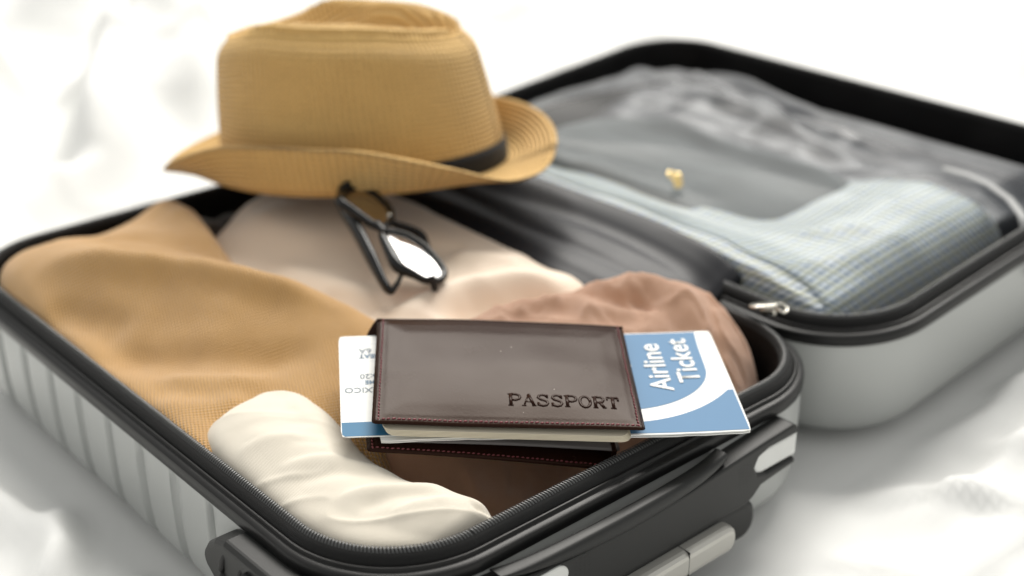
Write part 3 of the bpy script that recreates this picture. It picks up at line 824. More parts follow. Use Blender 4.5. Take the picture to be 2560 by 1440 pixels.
o = patch('rolled_trousers', be, 190, 110, M['beige'], grain=20, folds=[
    ([(0.014, 0.150), (0.030, 0.128), (0.046, 0.104), (0.056, 0.080)], 0.011, 0.0016, 0.4),
    ([(0.062, 0.170), (0.050, 0.150), (0.049, 0.120)], 0.0085, -0.0022, 0.3),
    ([(0.014, 0.110), (0.034, 0.098), (0.054, 0.080), (0.072, 0.066)], 0.0055, 0.0020, 0.5),
    ([(0.016, 0.096), (0.036, 0.083), (0.056, 0.066)], 0.0055, -0.0016),
    ([(0.022, 0.066), (0.042, 0.056), (0.062, 0.042), (0.080, 0.030)], 0.0055, 0.0024, 0.5),
    ([(0.026, 0.052), (0.046, 0.043), (0.066, 0.029)], 0.005, -0.0018),
    ([(0.034, 0.036), (0.052, 0.030), (0.070, 0.020)], 0.0042, 0.0014, 0.4),
    ([(0.010, 0.138), (0.026, 0.130), (0.042, 0.116)], 0.0035, 0.0009, 0.4),
    ([(0.030, 0.120), (0.044, 0.108), (0.056, 0.094)], 0.0026, -0.0007),
    ([(0.072, 0.016), (0.080, 0.012), (0.090, 0.014)], 0.003, -0.004)],
    bump=lambda X, Y: 0.0009*fbm(X*20, Y*14, 2, 31)+0.0011*((1-np.abs(fbm((X*0.75-Y*0.66)*16+4, (X*0.66+Y*0.75)*52, 2, 36)))**4-0.2))
tag(o, 'cream cotton trousers rolled up in the near corner of suitcase', 'trousers')

# dark clothing and elastic strap showing at the far end
dk = [row(0.420, (0.06, 0.09, 0.13, 0.17, 0.21, 0.25), (-0.05, -0.03, -0.03, -0.03, -0.03, -0.05)),
      row(0.445, (0.055, 0.09, 0.13, 0.17, 0.21, 0.25), (-0.05, -0.012, -0.008, -0.010, -0.015, -0.05)),
      row(0.465, (0.055, 0.09, 0.13, 0.17, 0.21, 0.25), (-0.05, -0.014, -0.010, -0.014, -0.018, -0.05)),
      row(0.476, (0.06, 0.09, 0.13, 0.17, 0.21, 0.25), (-0.05, -0.04, -0.04, -0.04, -0.04, -0.05))]
M['darkcloth'] = weave('black_brown_nylon', (0.030, 0.027, 0.027), 0.0012, 0.0012, 0.0001, 0.4, rough=0.5, sheen=0.1, spec=0.4, mode='plain')
o = patch('lining_pouch', dk, 60, 70, M['darkcloth'], case, bump=lambda X, Y: 0.004*fbm(X*40, Y*30, 2, 77))
v, f = tube([(0.150, 0.476, -0.006), (0.158, 0.455, -0.001), (0.168, 0.435, -0.002), (0.178, 0.412, -0.012)], [0.009]*4, 12, flat=0.14)
link('elastic_strap', mesh('elastic_strap', v, f), M['darkcloth'], case)
v, f = tube([(0.240, 0.474, -0.008), (0.232, 0.455, -0.002), (0.222, 0.440, -0.004)], [0.008]*3, 12, flat=0.14)
link('elastic_strap', mesh('elastic_strap', v, f), M['darkcloth'], case)

# ------------------------------------------------------------------ clothes in the lid
def lrow(y, xs_, zs_):
    return [tuple(lidT(np.array([(x, y, z)]))[0]) for x, z in zip(xs_, zs_)]
cx_s = (0.384, 0.388, 0.398, 0.422, 0.455, 0.495, 0.535, 0.572, 0.598, 0.608)
ck = [lrow(0.030, cx_s, (-0.06,)*10),
      lrow(0.036, cx_s, (-0.05, -0.020, -0.012, -0.014, -0.018, -0.020, -0.020, -0.020, -0.025, -0.06)),
      lrow(0.052, cx_s, (-0.05, -0.008, -0.001, 0.000, 0.000, -0.002, -0.004, -0.004, -0.012, -0.05)),
      lrow(0.080, cx_s, (-0.05, -0.002, 0.004, 0.004, 0.004, 0.005, 0.005, 0.004, -0.006, -0.05)),
      lrow(0.115, cx_s, (-0.05, 0.002, 0.008, 0.005, 0.001, 0.001, 0.003, 0.003, -0.008, -0.05)),
      lrow(0.170, cx_s, (-0.05, 0.003, 0.010, 0.005, -0.004, -0.010, -0.012, -0.014, -0.025, -0.05)),
      lrow(0.240, cx_s, (-0.05, 0.003, 0.010, 0.004, -0.008, -0.018, -0.022, -0.025, -0.035, -0.06)),
      lrow(0.310, cx_s, (-0.05, 0.003, 0.009, 0.002, -0.010, -0.022, -0.026, -0.028, -0.04, -0.06)),
      lrow(0.370, cx_s, (-0.05, 0.000, 0.006, 0.000, -0.012, -0.024, -0.028, -0.030, -0.04, -0.06)),
      lrow(0.420, cx_s, (-0.05, -0.006, 0.000, -0.006, -0.018, -0.028, -0.030, -0.034, -0.04, -0.06)),
      lrow(0.440, cx_s, (-0.06,)*10)]
o = patch('checked_shirt', ck, 150, 110, M['check'], folds=[
    ([(0.395, 0.10), (0.42, 0.075), (0.47, 0.055), (0.56, 0.050), (0.63, 0.055)], 0.012, 0.004),
    ([(0.42, 0.36), (0.44, 0.28), (0.45, 0.20), (0.46, 0.14)], 0.010, 0.004),
    ([(0.48, 0.10), (0.53, 0.115), (0.60, 0.105)], 0.012, -0.004),
    ([(0.45, 0.12), (0.48, 0.09), (0.50, 0.065)], 0.008, 0.003)],
    bump=lambda X, Y: 0.0014*fbm(X*22, Y*22, 2, 52), floor=-0.07)
tag(o, 'folded blue and white checked shirt packed in the suitcase lid', 'shirt')
gx = (0.432, 0.440, 0.456, 0.482, 0.512, 0.542, 0.570, 0.582)
gg = [lrow(0.125, gx, (-0.05, -0.03, -0.02, -0.02, -0.02, -0.02, -0.03, -0.05)),
      lrow(0.150, gx, (-0.05, -0.010, -0.004, -0.003, -0.003, -0.003, -0.010, -0.05)),
      lrow(0.200, gx, (-0.05, -0.002, 0.003, 0.002, 0.000, -0.003, -0.012, -0.05)),
      lrow(0.260, gx, (-0.05, 0.000, 0.005, 0.003, -0.001, -0.004, -0.014, -0.05)),
      lrow(0.320, gx, (-0.05, 0.000, 0.006, 0.006, 0.002, -0.002, -0.012, -0.05)),
      lrow(0.370, gx, (-0.05, -0.006, 0.004, 0.008, 0.004, -0.004, -0.014, -0.05)),
      lrow(0.400, gx, (-0.05, -0.02, -0.010, -0.006, -0.010, -0.02, -0.03, -0.05)),
      lrow(0.415, gx, (-0.06,)*8)]
o = patch('grey_jumper', gg, 110, 90, M['grey_cloth'], folds=[
    ([(0.48, 0.36), (0.495, 0.30), (0.50, 0.23), (0.50, 0.17)], 0.012, 0.004),
    ([(0.45, 0.36), (0.46, 0.29), (0.465, 0.22)], 0.012, -0.004),
    ([(0.52, 0.38), (0.545, 0.32), (0.555, 0.25), (0.55, 0.17), (0.545, 0.12)], 0.009, 0.010)],
    bump=lambda X, Y: 0.0025*fbm(X*24, Y*16, 2, 62), floor=-0.07)
tag(o, 'grey green jumper lying on the checked shirt in the lid', 'jumper')
# crumpled dark lining cloth at the outer side of the lid
dx_s = (0.555, 0.575, 0.612, 0.650, 0.688, 0.714, 0.722)
dd = [lrow(y, dx_s, zz) for y, zz in (
    (0.05, (-0.06, -0.045, -0.035, -0.035, -0.036, -0.040, -0.06)), (0.09, (-0.05, -0.030, -0.024, -0.026, -0.030, -0.034, -0.06)),
    (0.16, (-0.05, -0.022, -0.020, -0.022, -0.028, -0.032, -0.06)), (0.24, (-0.05, -0.020, -0.018, -0.020, -0.028, -0.032, -0.06)),
    (0.31, (-0.05, -0.018, -0.014, -0.014, -0.024, -0.032, -0.06)), (0.37, (-0.05, -0.020, -0.014, -0.012, -0.018, -0.030, -0.06)),
    (0.43, (-0.05, -0.028, -0.020, -0.016, -0.016, -0.026, -0.06)), (0.470, (-0.06, -0.05, -0.045, -0.040, -0.040, -0.045, -0.06)))]
M['sheer'] = simple('slate_sheer_lining', (0.050, 0.053, 0.060), rough=0.36, ior=1.36, bump=0.00005, bscale=900)
patch('pocket_lining', dd, 100, 70, M['sheer'], case, folds=[
    ([(0.63, 0.40), (0.64, 0.33), (0.63, 0.24), (0.62, 0.16)], 0.012, 0.010),
    ([(0.66, 0.43), (0.672, 0.36), (0.668, 0.28)], 0.010, 0.009),
    ([(0.69, 0.40), (0.69, 0.30), (0.68, 0.20)], 0.010, -0.006),
    ([(0.60, 0.30), (0.64, 0.26), (0.68, 0.22)], 0.008, 0.006)],
    bump=lambda X, Y: 0.004*fbm(X*30, Y*20, 2, 71), floor=-0.075)

# clear vinyl pocket over the lid clothes
nu_, nv_ = 110, 120
fx = np.linspace(0.392, 0.690, nu_); fy = np.linspace(0.030, 0.445, nv_)
FX, FY = np.meshgrid(fx, fy, indexing='ij')
ed = np.minimum(np.minimum(FX-0.392, 0.690-FX), np.minimum(FY-0.030, 0.445-FY))
FZ = 0.0150-0.022*np.clip((FX-0.53)/0.15, 0, 1)**1.3-0.020*np.exp(-(ed/0.012)**2)
FZ += 0.0035*(1-np.abs(fbm(FX*8+0.5*FY*4, FY*4, 2, 90)))**2+0.002*fbm(FX*9, FY*6, 2, 93)
FZ += fold_z(FX, FY, [([(0.70, 0.43), (0.672, 0.34), (0.635, 0.26), (0.60, 0.17), (0.60, 0.10)], 0.013, 0.012, 0.3), ([(0.62, 0.45), (0.60, 0.36), (0.61, 0.28)], 0.014, 0.008),
                      ([(0.56, 0.40), (0.565, 0.28), (0.56, 0.14)], 0.010, 0.006), ([(0.42, 0.42), (0.43, 0.30), (0.44, 0.16)], 0.012, 0.004), ([(0.44, 0.09), (0.52, 0.075), (0.60, 0.085)], 0.016, 0.004)])
FV = lidT(np.stack([FX, FY, FZ], -1).reshape(-1, 3))
jj = np.arange(nu_*nv_).reshape(nu_, nv_)
FF = np.stack([jj[:-1, :-1], jj[1:, :-1], jj[1:, 1:], jj[:-1, 1:]], -1).reshape(-1, 4).tolist()
fo = link('vinyl_pocket', mesh('vinyl_pocket', FV, FF), M['film'], case)
hem = [(0.40, 0.036), (0.46, 0.033), (0.54, 0.033), (0.60, 0.036)]
v, f = tube([tuple(lidT(np.array([(x, y, -0.001+0.012*math.sin((y-0.0)*16))]))[0]) for x, y in ((0.572, 0.002), (0.584, 0.012), (0.596, 0.030), (0.602, 0.050), (0.603, 0.070), (0.600, 0.088))], [0.0036]*6, 10, flat=0.35)
link('pocket_binding', mesh('pocket_binding', v, f), simple('grey_binding_tape', (0.34, 0.345, 0.345), rough=0.6), fo)
gp = prism(rpoly(0.007, 0.013, 0.003), 0, 0.002, 0.0007, T=frame_of((0.428, 0.206, 0.026), (0.433, 0.201, 0.027), (0.434, 0.214, 0.034)))
g1 = link('pocket_zip_pull', gp, M['gold'], case, smooth=False)
v, f = tube([(0.4335+0.0035*math.cos(a), 0.2125+0.0035*math.sin(a), 0.0335+0.002*math.sin(a)) for a in np.linspace(0, 2*math.pi, 16, endpoint=False)], 0.0011, 8, closed=True)
link('ring', mesh('ring', v, f), M['gold'], g1)

# ------------------------------------------------------------------ straw hat
HC = Vector((0.2795, 0.390, 0.034)); HA = R(-56)
hat = thing('straw_hat', 'honey coloured straw fedora with black ribbon resting on the suitcase', 'hat', HC)
hx = Vector((math.cos(HA), math.sin(HA), 0)); hy = Vector((-math.sin(HA), math.cos(HA), 0)); hz = Vector((0, 0, 1))
tl = Matrix.Rotation(R(-3.5), 3, Vector((0.66, 0.75, 0))) @ Matrix.Rotation(R(-6.0), 3, Vector((0.751, -0.660, 0)))
hx, hy, hz = tl @ hx, tl @ hy, tl @ hz
def hp(x, y, z): return HC+hx*x+hy*y+hz*z
A0, B0, HH = 0.1100, 0.0910, 0.113
nth = 128
th = np.linspace(0, 2*math.pi, nth, endpoint=False)
rings = []
def rim_h(t):
    return HH-0.013*np.clip(np.cos(t)*0.5+0.5, 0, 1)-0.016*np.clip((-np.cos(t)-0.3)/0.7, 0, 1)**1.6-0.005*np.clip((np.cos(t)-0.5)/0.5, 0, 1)
def crown_ring(h):
    sh_ = 0.0075*max(0.0, (h-0.84)/0.16)**2.2
    a = A0-0.0125*h**1.5-sh_; b = B0-0.0155*h**1.3-sh_
    cx0 = -0.0060*h
    return cx0+a*np.cos(th), b*np.sin(th)
hv = []; huv = []
for h in np.linspace(0, 1, 26):
    x, y = crown_ring(h); z = h*rim_h(th)
    # front pinch near the top at the right end
    hv.append((x, y, z)); huv.append(h*HH)
x1, y1 = crown_ring(1.0); ctrx = -0.0060
zr = rim_h(th)
for k, r in enumerate((0.985, 0.96, 0.93, 0.895, 0.85, 0.79, 0.72, 0.64, 0.55, 0.45, 0.34, 0.22, 0.10)):
    x = ctrx+(x1-ctrx)*r; y = y1*r
    rise = 0.0075*math.sqrt(max(0, 1-((r-0.93)/0.07)**2)) if r > 0.93 else 0.0075
    # teardrop crease: wide at -x end, narrow at +x end
    q = np.abs(y)/(0.054-0.16*np.clip(x, -0.06, 0.08))
    qq = (x-ctrx)/0.088
    g = np.clip(1-(q**2+np.abs(qq)**2.6), 0, 1)
    dome = 0.004*(1-r)
    z = zr+rise+dome-0.046*np.clip(g, 0, 1)**0.75
    hv.append((x, y, z)); huv.append(HH+(1-r)*0.085)
def ring_mesh(name, rr, vs, mat, parent, capc=None, closed_profile=False):
    V = []; UV = []; F = []
    for (x, y, z), vv in zip(rr, vs):
        z = np.broadcast_to(z, x.shape)
        for i in range(nth):
            V.append(hp(x[i], y[i], z[i])); UV.append((th[i]*0.1, vv))
    m_ = len(rr)
    for k in range(m_-1):
        for i in range(nth):
            j = (i+1) % nth
            F.append((k*nth+i, k*nth+j, (k+1)*nth+j, (k+1)*nth+i))
    if capc: F.append([(m_-1)*nth+i for i in range(nth)])
    if closed_profile:
        for i in range(nth):
            j = (i+1) % nth
            F.append(((m_-1)*nth+i, (m_-1)*nth+j, j, i))
    return link(name, mesh(name, V, F, UV), mat, parent)
ring_mesh('crown', hv, huv, M['straw'], hat, capc=True)
# brim: nearly flat at the two ends, rolled up along both sides
bw = 0.044-0.005*np.clip(np.sin(th), 0, 1)
azi = np.degrees(th)+math.degrees(HA)
lk_a = np.array([-215, -200, -178, -155, -128, -105, -85, -68, -50, -25, 5, 40, 80, 112, 145], float)
lk_v = np.array([12, 40, 80, 88, 78, 44, 10, 8, 36, 70, 82, 72, 46, 24, 12], float)
azi = (azi+215) % 360-215
lift = np.radians(np.interp(azi, lk_a, lk_v))
for _ in range(4): lift = (np.roll(lift, 1)+lift*2+np.roll(lift, -1))/4
bx0, by0 = crown_ring(0.0)
nrm = np.stack([np.cos(th)/A0, np.sin(th)/B0], 1); nrm /= np.linalg.norm(nrm, axis=1)[:, None]
br = []; bv = []
ox = np.zeros(nth); oz = np.zeros(nth); prev = 0
lines = []
for s in np.linspace(0, 1, 16):
    ds = (s-prev)*bw; prev = s
    an = lift*np.clip(s*2.4, 0, 1)**1.1-R(3)
    ox = ox+np.cos(an)*ds; oz = oz+np.sin(an)*ds
    lines.append((ox.copy(), oz.copy(), an))
for (o_, z_, an) in lines:
    br.append((bx0+nrm[:, 0]*(o_-0.001), by0+nrm[:, 1]*(o_-0.001), z_)); bv.append(len(br)*0.003)
o_, z_, an = lines[-1]
br.append((bx0+nrm[:, 0]*(o_+0.0012), by0+nrm[:, 1]*(o_+0.0012), z_-0.0008)); bv.append(0.05)
for (o_, z_, an) in lines[::-1]:
    br.append((bx0+nrm[:, 0]*(o_+np.sin(an)*0.0024), by0+nrm[:, 1]*(o_+np.sin(an)*0.0024), z_-np.cos(an)*0.0024)); bv.append(0.05+len(br)*0.003)
ring_mesh('brim', br, bv, M['straw'], hat, closed_profile=True)
rb = []
for h, o_ in ((0.0, 0.0010), (0.01, 0.0020), (0.10, 0.0022), (0.130, 0.0020), (0.138, 0.0006)):
    x, y = crown_ring(h)
    rb.append((x+nrm[:, 0]*o_, y+nrm[:, 1]*o_, np.full(nth, h*HH)))
ring_mesh('ribbon', rb, [0, 0.001, 0.008, 0.015, 0.016], M['ribbon'], hat)

# ------------------------------------------------------------------ sunglasses
gl = thing('sunglasses', 'black cat-eye sunglasses with mirrored brown lenses on the blush blouse', 'sunglasses', (0.195, 0.25, 0.012))
G1 = Vector((0.2000, 0.2286, 0.0343))                    # centre of the near lens
gX = Vector((-0.10, -0.90, -0.25)).normalized()          # towards the near lens
gZ = Vector((0.14, -0.05, 1.0)); gZ = (gZ-gX*gZ.dot(gX)).normalized()   # out of the lens
gY = gZ.cross(gX)                                        # towards the lens bottoms
LC = 0.0285
GO = G1-gX*LC
def gp_(x, y, z=0.0): return GO+gX*x+gY*y+gZ*z
# one lens outline (cat-eye), local to the lens centre, x outwards, y down
lens_ctrl = np.array([(-0.0265, -0.0041), (-0.0200, 0.0070), (-0.0129, 0.0114), (-0.0037, 0.0148), (0.0099, 0.0158), (0.0200, 0.0148), (0.0255, 0.0103), (0.0272, 0.0050), (0.0250, -0.0030), (0.0187, -0.0085), (0.0125, -0.0140), (0.0070, -0.0150), (-0.0030, -0.0132), (-0.0142, -0.0108), (-0.0218, -0.0085)])
lc = np.vstack([lens_ctrl, lens_ctrl[:1]])
ext = np.vstack([lens_ctrl[-1:], lens_ctrl, lens_ctrl[:2]])
tt = np.linspace(1, 16, 75, endpoint=False)
outl = catmull(ext, tt)
front = []
for sgn in (1, -1):
    pts = [gp_(sgn*(LC+p[0]), p[1], -0.0025*((LC+p[0])/0.06)**2*2) for p in outl]
    brow = [0.0025+0.0018*max(0, -p[1]/0.015)**2 for p in outl]
    v, f = tube(pts, brow, 10, closed=True, up=gZ)
    front.append((v, f))
v, f = tube([gp_(x, -0.0065, 0.001) for x in np.linspace(-0.0060, 0.0060, 8)], 0.0030, 10, up=gZ)
front.append((v, f))
v, f = join(front)
link('frame_front', mesh('frame_front', v, f), M['acetate'], gl)
for sgn in (1, -1):
    V = []; F = []; nr = 8; nn = len(outl)
    for k in range(nr):
        r_ = 1-k/nr
        for p in outl:
            V.append(gp_(sgn*(LC+p[0]*r_), p[1]*r_, -0.0025*((LC+p[0]*r_)/0.06)**2*2+0.0010*(1-r_**2)))
    V.append(gp_(sgn*LC, 0, 0.0010-0.0016))
    for k in range(nr-1):
        for i in range(nn):
            j = (i+1) % nn
            q = (k*nn+i, k*nn+j, (k+1)*nn+j, (k+1)*nn+i)
            F.append(q if sgn > 0 else q[::-1])
    for i in range(nn):
        q = ((nr-1)*nn+i, (nr-1)*nn+(i+1) % nn, nr*nn)
        F.append(q if sgn > 0 else q[::-1])
    link('lens', mesh('lens', V, F), M['lens'], gl)
def temple(pts, ra):
    n = len(pts)
    c = catmull(np.array([tuple(p) for p in pts]), np.linspace(0, n-1, 40))
    rr = list(np.interp(np.linspace(0, 1, 40), np.linspace(0, 1, len(ra)), ra))
    v, f = tube([tuple(q) for q in c], rr, 10, flat=0.6, up=gY)
    return link('temple', mesh('temple', v, f), M['acetate'], gl)
temple([gp_(-0.057, -0.004, -0.003), gp_(-0.045, -0.009, -0.008), gp_(-0.011, -0.0150, -0.009), gp_(0.0167, -0.0205, -0.010), gp_(0.040, -0.0250, -0.0115), gp_(0.0495, -0.0250, -0.0115), gp_(0.0475, -0.0195, -0.0085), gp_(0.041, -0.0125, -0.004)], [0.0040, 0.0058, 0.0060, 0.0056, 0.0042, 0.0032, 0.0026, 0.0020])
temple([gp_(0.0575, 0.000, -0.002), gp_(0.056, 0.004, -0.008), gp_(0.035, 0.016, -0.0115), gp_(0.010, 0.0265, -0.0105), gp_(-0.002, 0.0270, -0.009), gp_(-0.014, 0.0120, -0.006)], [0.0032, 0.0042, 0.0040, 0.0042, 0.0044, 0.0030])
for sgn in (1, -1):
    v, f = tube([gp_(sgn*0.0550, -0.0005, 0.0), gp_(sgn*0.0585, -0.0005, -0.003)], [0.0026, 0.0026], 10)
    link('hinge', mesh('hinge', v, f), M['acetate'], gl)
v, f = tube([gp_(-0.0135, 0.0090, -0.001), gp_(-0.0135, 0.0090, 0.0020)], [0.0020, 0.0016], 12)
link('metal_stud', mesh('metal_stud', v, f), M['nickel'], gl)

# ------------------------------------------------------------------ passport holder, booklet, ticket, boarding pass
BL, BR, TL = (0.0608, 0.0813, 0.0257), (0.1749, -0.0076, 0.0165), (0.1237, 0.1610, 0.0359)
PT = frame_of(BL, BR, TL)
PW, PH = 0.145, 0.102
holder = thing('passport_holder', 'dark brown leather passport holder with red stitching lying on the terracotta shirt', 'passport holder', (0.14, 0.08, 0.0))
def cover(name, T, w, h, th_, mat, parent, warp=lambda u, v: 0.0*u, nu=72, nv=52, hem=0.0045):
    us = np.linspace(0, 1, nu); vs = np.linspace(0, 1, nv)
    def ease(t): return t
    V = []; F = []; UV = []
    for sgn in (1, -1):
        for a in us:
            for b in vs:
                x, y = a*w, b*h
                d = min(x, w-x, y, h-y)
                z = th_*0.5*math.sqrt(max(0.0, min(1, d/0.0011)*(2-min(1, d/0.0011))))
                if sgn > 0:
                    z += -0.00055*math.exp(-((d-hem)/0.0007)**2)-0.00025*math.exp(-((d-0.0018)/0.0012)**2)+0.0007*min(1, max(0, (d-hem)/0.012))
                r_ = 0.0022
                cxx, cyy = min(max(x, r_), w-r_), min(max(y, r_), h-r_)
                dd_ = math.hypot(x-cxx, y-cyy)
                if dd_ > r_: x, y = cxx+(x-cxx)*r_/dd_, cyy+(y-cyy)*r_/dd_
                V.append(T(x, y, sgn*z+warp(a, b))); UV.append((x, y))
    n1 = nu*nv
    for s in range(2):
        for i in range(nu-1):
            for j in range(nv-1):
                q = (s*n1+i*nv+j, s*n1+(i+1)*nv+j, s*n1+(i+1)*nv+j+1, s*n1+i*nv+j+1)
                F.append(q if s == 0 else q[::-1])
    me = mesh(name, V, F, UV)
    bm = bmesh.new(); bm.from_mesh(me); bmesh.ops.remove_doubles(bm, verts=bm.verts, dist=0.00004); bmesh.ops.recalc_face_normals(bm, faces=bm.faces); bm.to_mesh(me); bm.free()
    return link(name, me, mat, parent)
def pwarp(a, b):
    return 0.0022*math.sin(a*3.0+0.4)*math.sin(b*2.6)+0.0005*float(fbm(np.array([a*3.0]), np.array([b*2.5]), 2, 6)[0])-0.0016*max(0, a-0.9)**2*60*0.1
front_c = cover('front_cover', PT, PW, PH, 0.0022, M['leather'], holder, pwarp)
def stitches(T, w, h, warp, d, zoff, sides, parent, pitch=0.0027, rad=0.00042):
    parts = []
    def one(x, y, dx, dy):
        l = pitch*0.36*random.uniform(0.85, 1.1)
        sk = random.uniform(0.0001, 0.00035)
        x += random.gauss(0, 0.00010); y += random.gauss(0, 0.00010)
        p = []
        for t in (-1, -0.6, 0, 0.6, 1):
            px, py = x+dx*l*t-dy*sk*t, y+dy*l*t+dx*sk*t
            p.append(T(px, py, zoff+0.00022*(1-t*t)+warp(px/w, py/h)))
        parts.append(tube(p, [rad*0.5, rad, rad*1.15, rad, rad*0.5], 6))
    if 'l' in sides:
        for y in np.arange(d, h-d*0.3, pitch): one(d, y, 0, 1)
    if 'r' in sides:
        for y in np.arange(d, h-d*0.3, pitch): one(w-d, y, 0, 1)
    if 'b' in sides:
        for x in np.arange(d+pitch, w-d, pitch): one(x, d, 1, 0)
    v, f = join(parts)
    return link('stitching', mesh('stitching', v, f), M['thread'], parent, kind='stuff')
stitches(PT, PW, PH, pwarp, 0.0034, 0.00085, 'lrb', front_c)

# embossed slab-serif lettering P A S S P O R T
def letter(ch, x0, h, w, st, thn):
    """strokes as (points, half width) in letter space"""
    S = []
    def seg(a, b, r): S.append(([a, b], r))
    sf = w*0.17
    def serif(x, y, k=1.0): seg((x-sf*k, y), (x+sf*k, y), thn)
    if ch == 'P':
        xs_ = 0.20*w
        seg((xs_, 0), (xs_, h), st); serif(xs_, 0, 1.2); serif(xs_-0.04*w, h)
        S.append(([(xs_, h), (0.62*w, h), (0.86*w, 0.92*h), (0.92*w, 0.75*h), (0.84*w, 0.57*h), (0.60*w, 0.48*h), (xs_, 0.48*h)], (thn+st)*0.55))
    if ch == 'A':
        seg((0.12*w, 0), (0.50*w, h), thn); seg((0.50*w, h), (0.88*w, 0), st); seg((0.27*w, 0.34*h), (0.73*w, 0.34*h), thn)
        serif(0.12*w, 0); serif(0.88*w, 0)
    if ch == 'S':
        S.append(([(0.85*w, 0.80*h), (0.68*w, 0.96*h), (0.46*w, h), (0.22*w, 0.92*h), (0.15*w, 0.74*h), (0.30*w, 0.59*h), (0.55*w, 0.51*h), (0.80*w, 0.40*h), (0.86*w, 0.24*h), (0.74*w, 0.06*h), (0.50*w, 0.0), (0.26*w, 0.05*h), (0.13*w, 0.22*h)], (thn+st)*0.56))
        seg((0.86*w, h), (0.86*w, 0.70*h), thn); seg((0.12*w, 0), (0.12*w, 0.30*h), thn)
    if ch == 'O':
        S.append(([(0.5*w+0.40*w*math.cos(a), 0.5*h+0.5*h*math.sin(a)) for a in np.linspace(0, 2*math.pi, 22)], (thn+st)*0.58))
    if ch == 'R':
        xs_ = 0.20*w
        seg((xs_, 0), (xs_, h), st); serif(xs_, 0, 1.1); serif(xs_-0.04*w, h)
        S.append(([(xs_, h), (0.60*w, h), (0.82*w, 0.92*h), (0.86*w, 0.76*h), (0.78*w, 0.58*h), (0.56*w, 0.50*h), (xs_, 0.50*h)], (thn+st)*0.55))
        seg((0.55*w, 0.50*h), (0.86*w, 0.0), st); serif(0.90*w, 0, 0.8)
    if ch == 'T':
        seg((0.5*w, 0), (0.5*w, h), st); seg((0.06*w, h), (0.94*w, h), thn*1.3); seg((0.07*w, h), (0.07*w, 0.74*h), thn); seg((0.93*w, h), (0.93*w, 0.74*h), thn); serif(0.5*w, 0, 1.3)
    return S
lx = 0.0725; lw = 0.0071; ly = 0.0165; lh = 0.0094
for ch in "PASSPORT":
    parts = []
    for pts, r_ in letter(ch, 0, lh, lw, 0.00105, 0.00062):
        pp = [PT(lx+x, ly+y, 0.00165+pwarp((lx+x)/PW, (ly+y)/PH)) for x, y in pts]
        if len(pp) == 2: pp = [pp[0], (pp[0]+pp[1])/2, pp[1]]
        parts.append(tube(pp, r_, 8, flat=0.75))
    v, f = join(parts)
    link('embossed_letter', mesh('embossed_letter', v, f), M['leather'], front_c, label='embossed capital %s on the cover' % ch)
    lx += 0.00765

# back cover, lower and tipped into the case at the right
bBL = Vector((0.0560, 0.0800, 0.0115)); bBR = Vector((0.1700, 0.0045, -0.0125)); bTL = Vector((0.1200, 0.1610, 0.0215))
BT = frame_of(bBL, bBR, bTL)
back_c = cover('back_cover', BT, 0.139, 0.101, 0.0024, M['leather'], holder, lambda a, b: 0.0008*math.sin(a*4), 50, 40)
stitches(BT, 0.139, 0.101, lambda a, b: 0.0008*math.sin(a*4), 0.0030, 0.00075, 'lb', back_c)
pk = cover('inner_pocket', lambda x, y, z: BT(0.010+x, 0.0065+y, 0.0022+0.0055*max(0, x/0.128)+z), 0.128, 0.07, 0.0010, M['pocketfilm'], back_c, lambda a, b: 0.0012*math.sin(a*3.1), 40, 24)
link('pocket_edge', prism(rpoly(0.0030, 0.055, 0.0008, 3, 0.1330, 0.006), 0.001, 0.0085, 0.0006, T=BT), M['leather'], back_c, smooth=False)
# spine wrapping the far edge
spV = []; spF = []; n_ = 30; m_ = 12
for i in range(n_):
    a = i/(n_-1)
    p1 = PT(a*PW, PH-0.002, 0.0011+pwarp(a, 1)); p2 = BT(a*0.139, 0.099, -0.0012)
    outd = (PT(0, 1)-PT(0, 0)).normalized()
    for k in range(m_):
        t = k/(m_-1)
        spV.append(p1.lerp(p2, t)+outd*(0.0045*math.sin(math.pi*t)+0.0015))
for i in range(n_-1):
    for k in range(m_-1):
        spF.append((i*m_+k, (i+1)*m_+k, (i+1)*m_+k+1, i*m_+k+1))
sp = link('spine', mesh('spine', spV, spF), M['leather'], holder)
sm = sp.modifiers.new('thick', 'SOLIDIFY'); sm.thickness = 0.0012

# passport booklet held in the holder
bk = thing('passport_booklet', 'thin cream paged booklet tucked inside the leather passport holder', 'passport', (0.14, 0.08, 0.018))
for k in range(5):
    T = (lambda kk: (lambda x, y, z: PT(0.0055+x+0.0004*kk, -0.0012+y-0.0003*kk, -0.0030-0.0006*kk-0.0012*x/0.13+z)))(k)
    link('page', prism(rpoly(0.131, 0.088, 0.006, 4), 0, 0.00045, 0.0, T=T), M['cream'], bk, smooth=False)

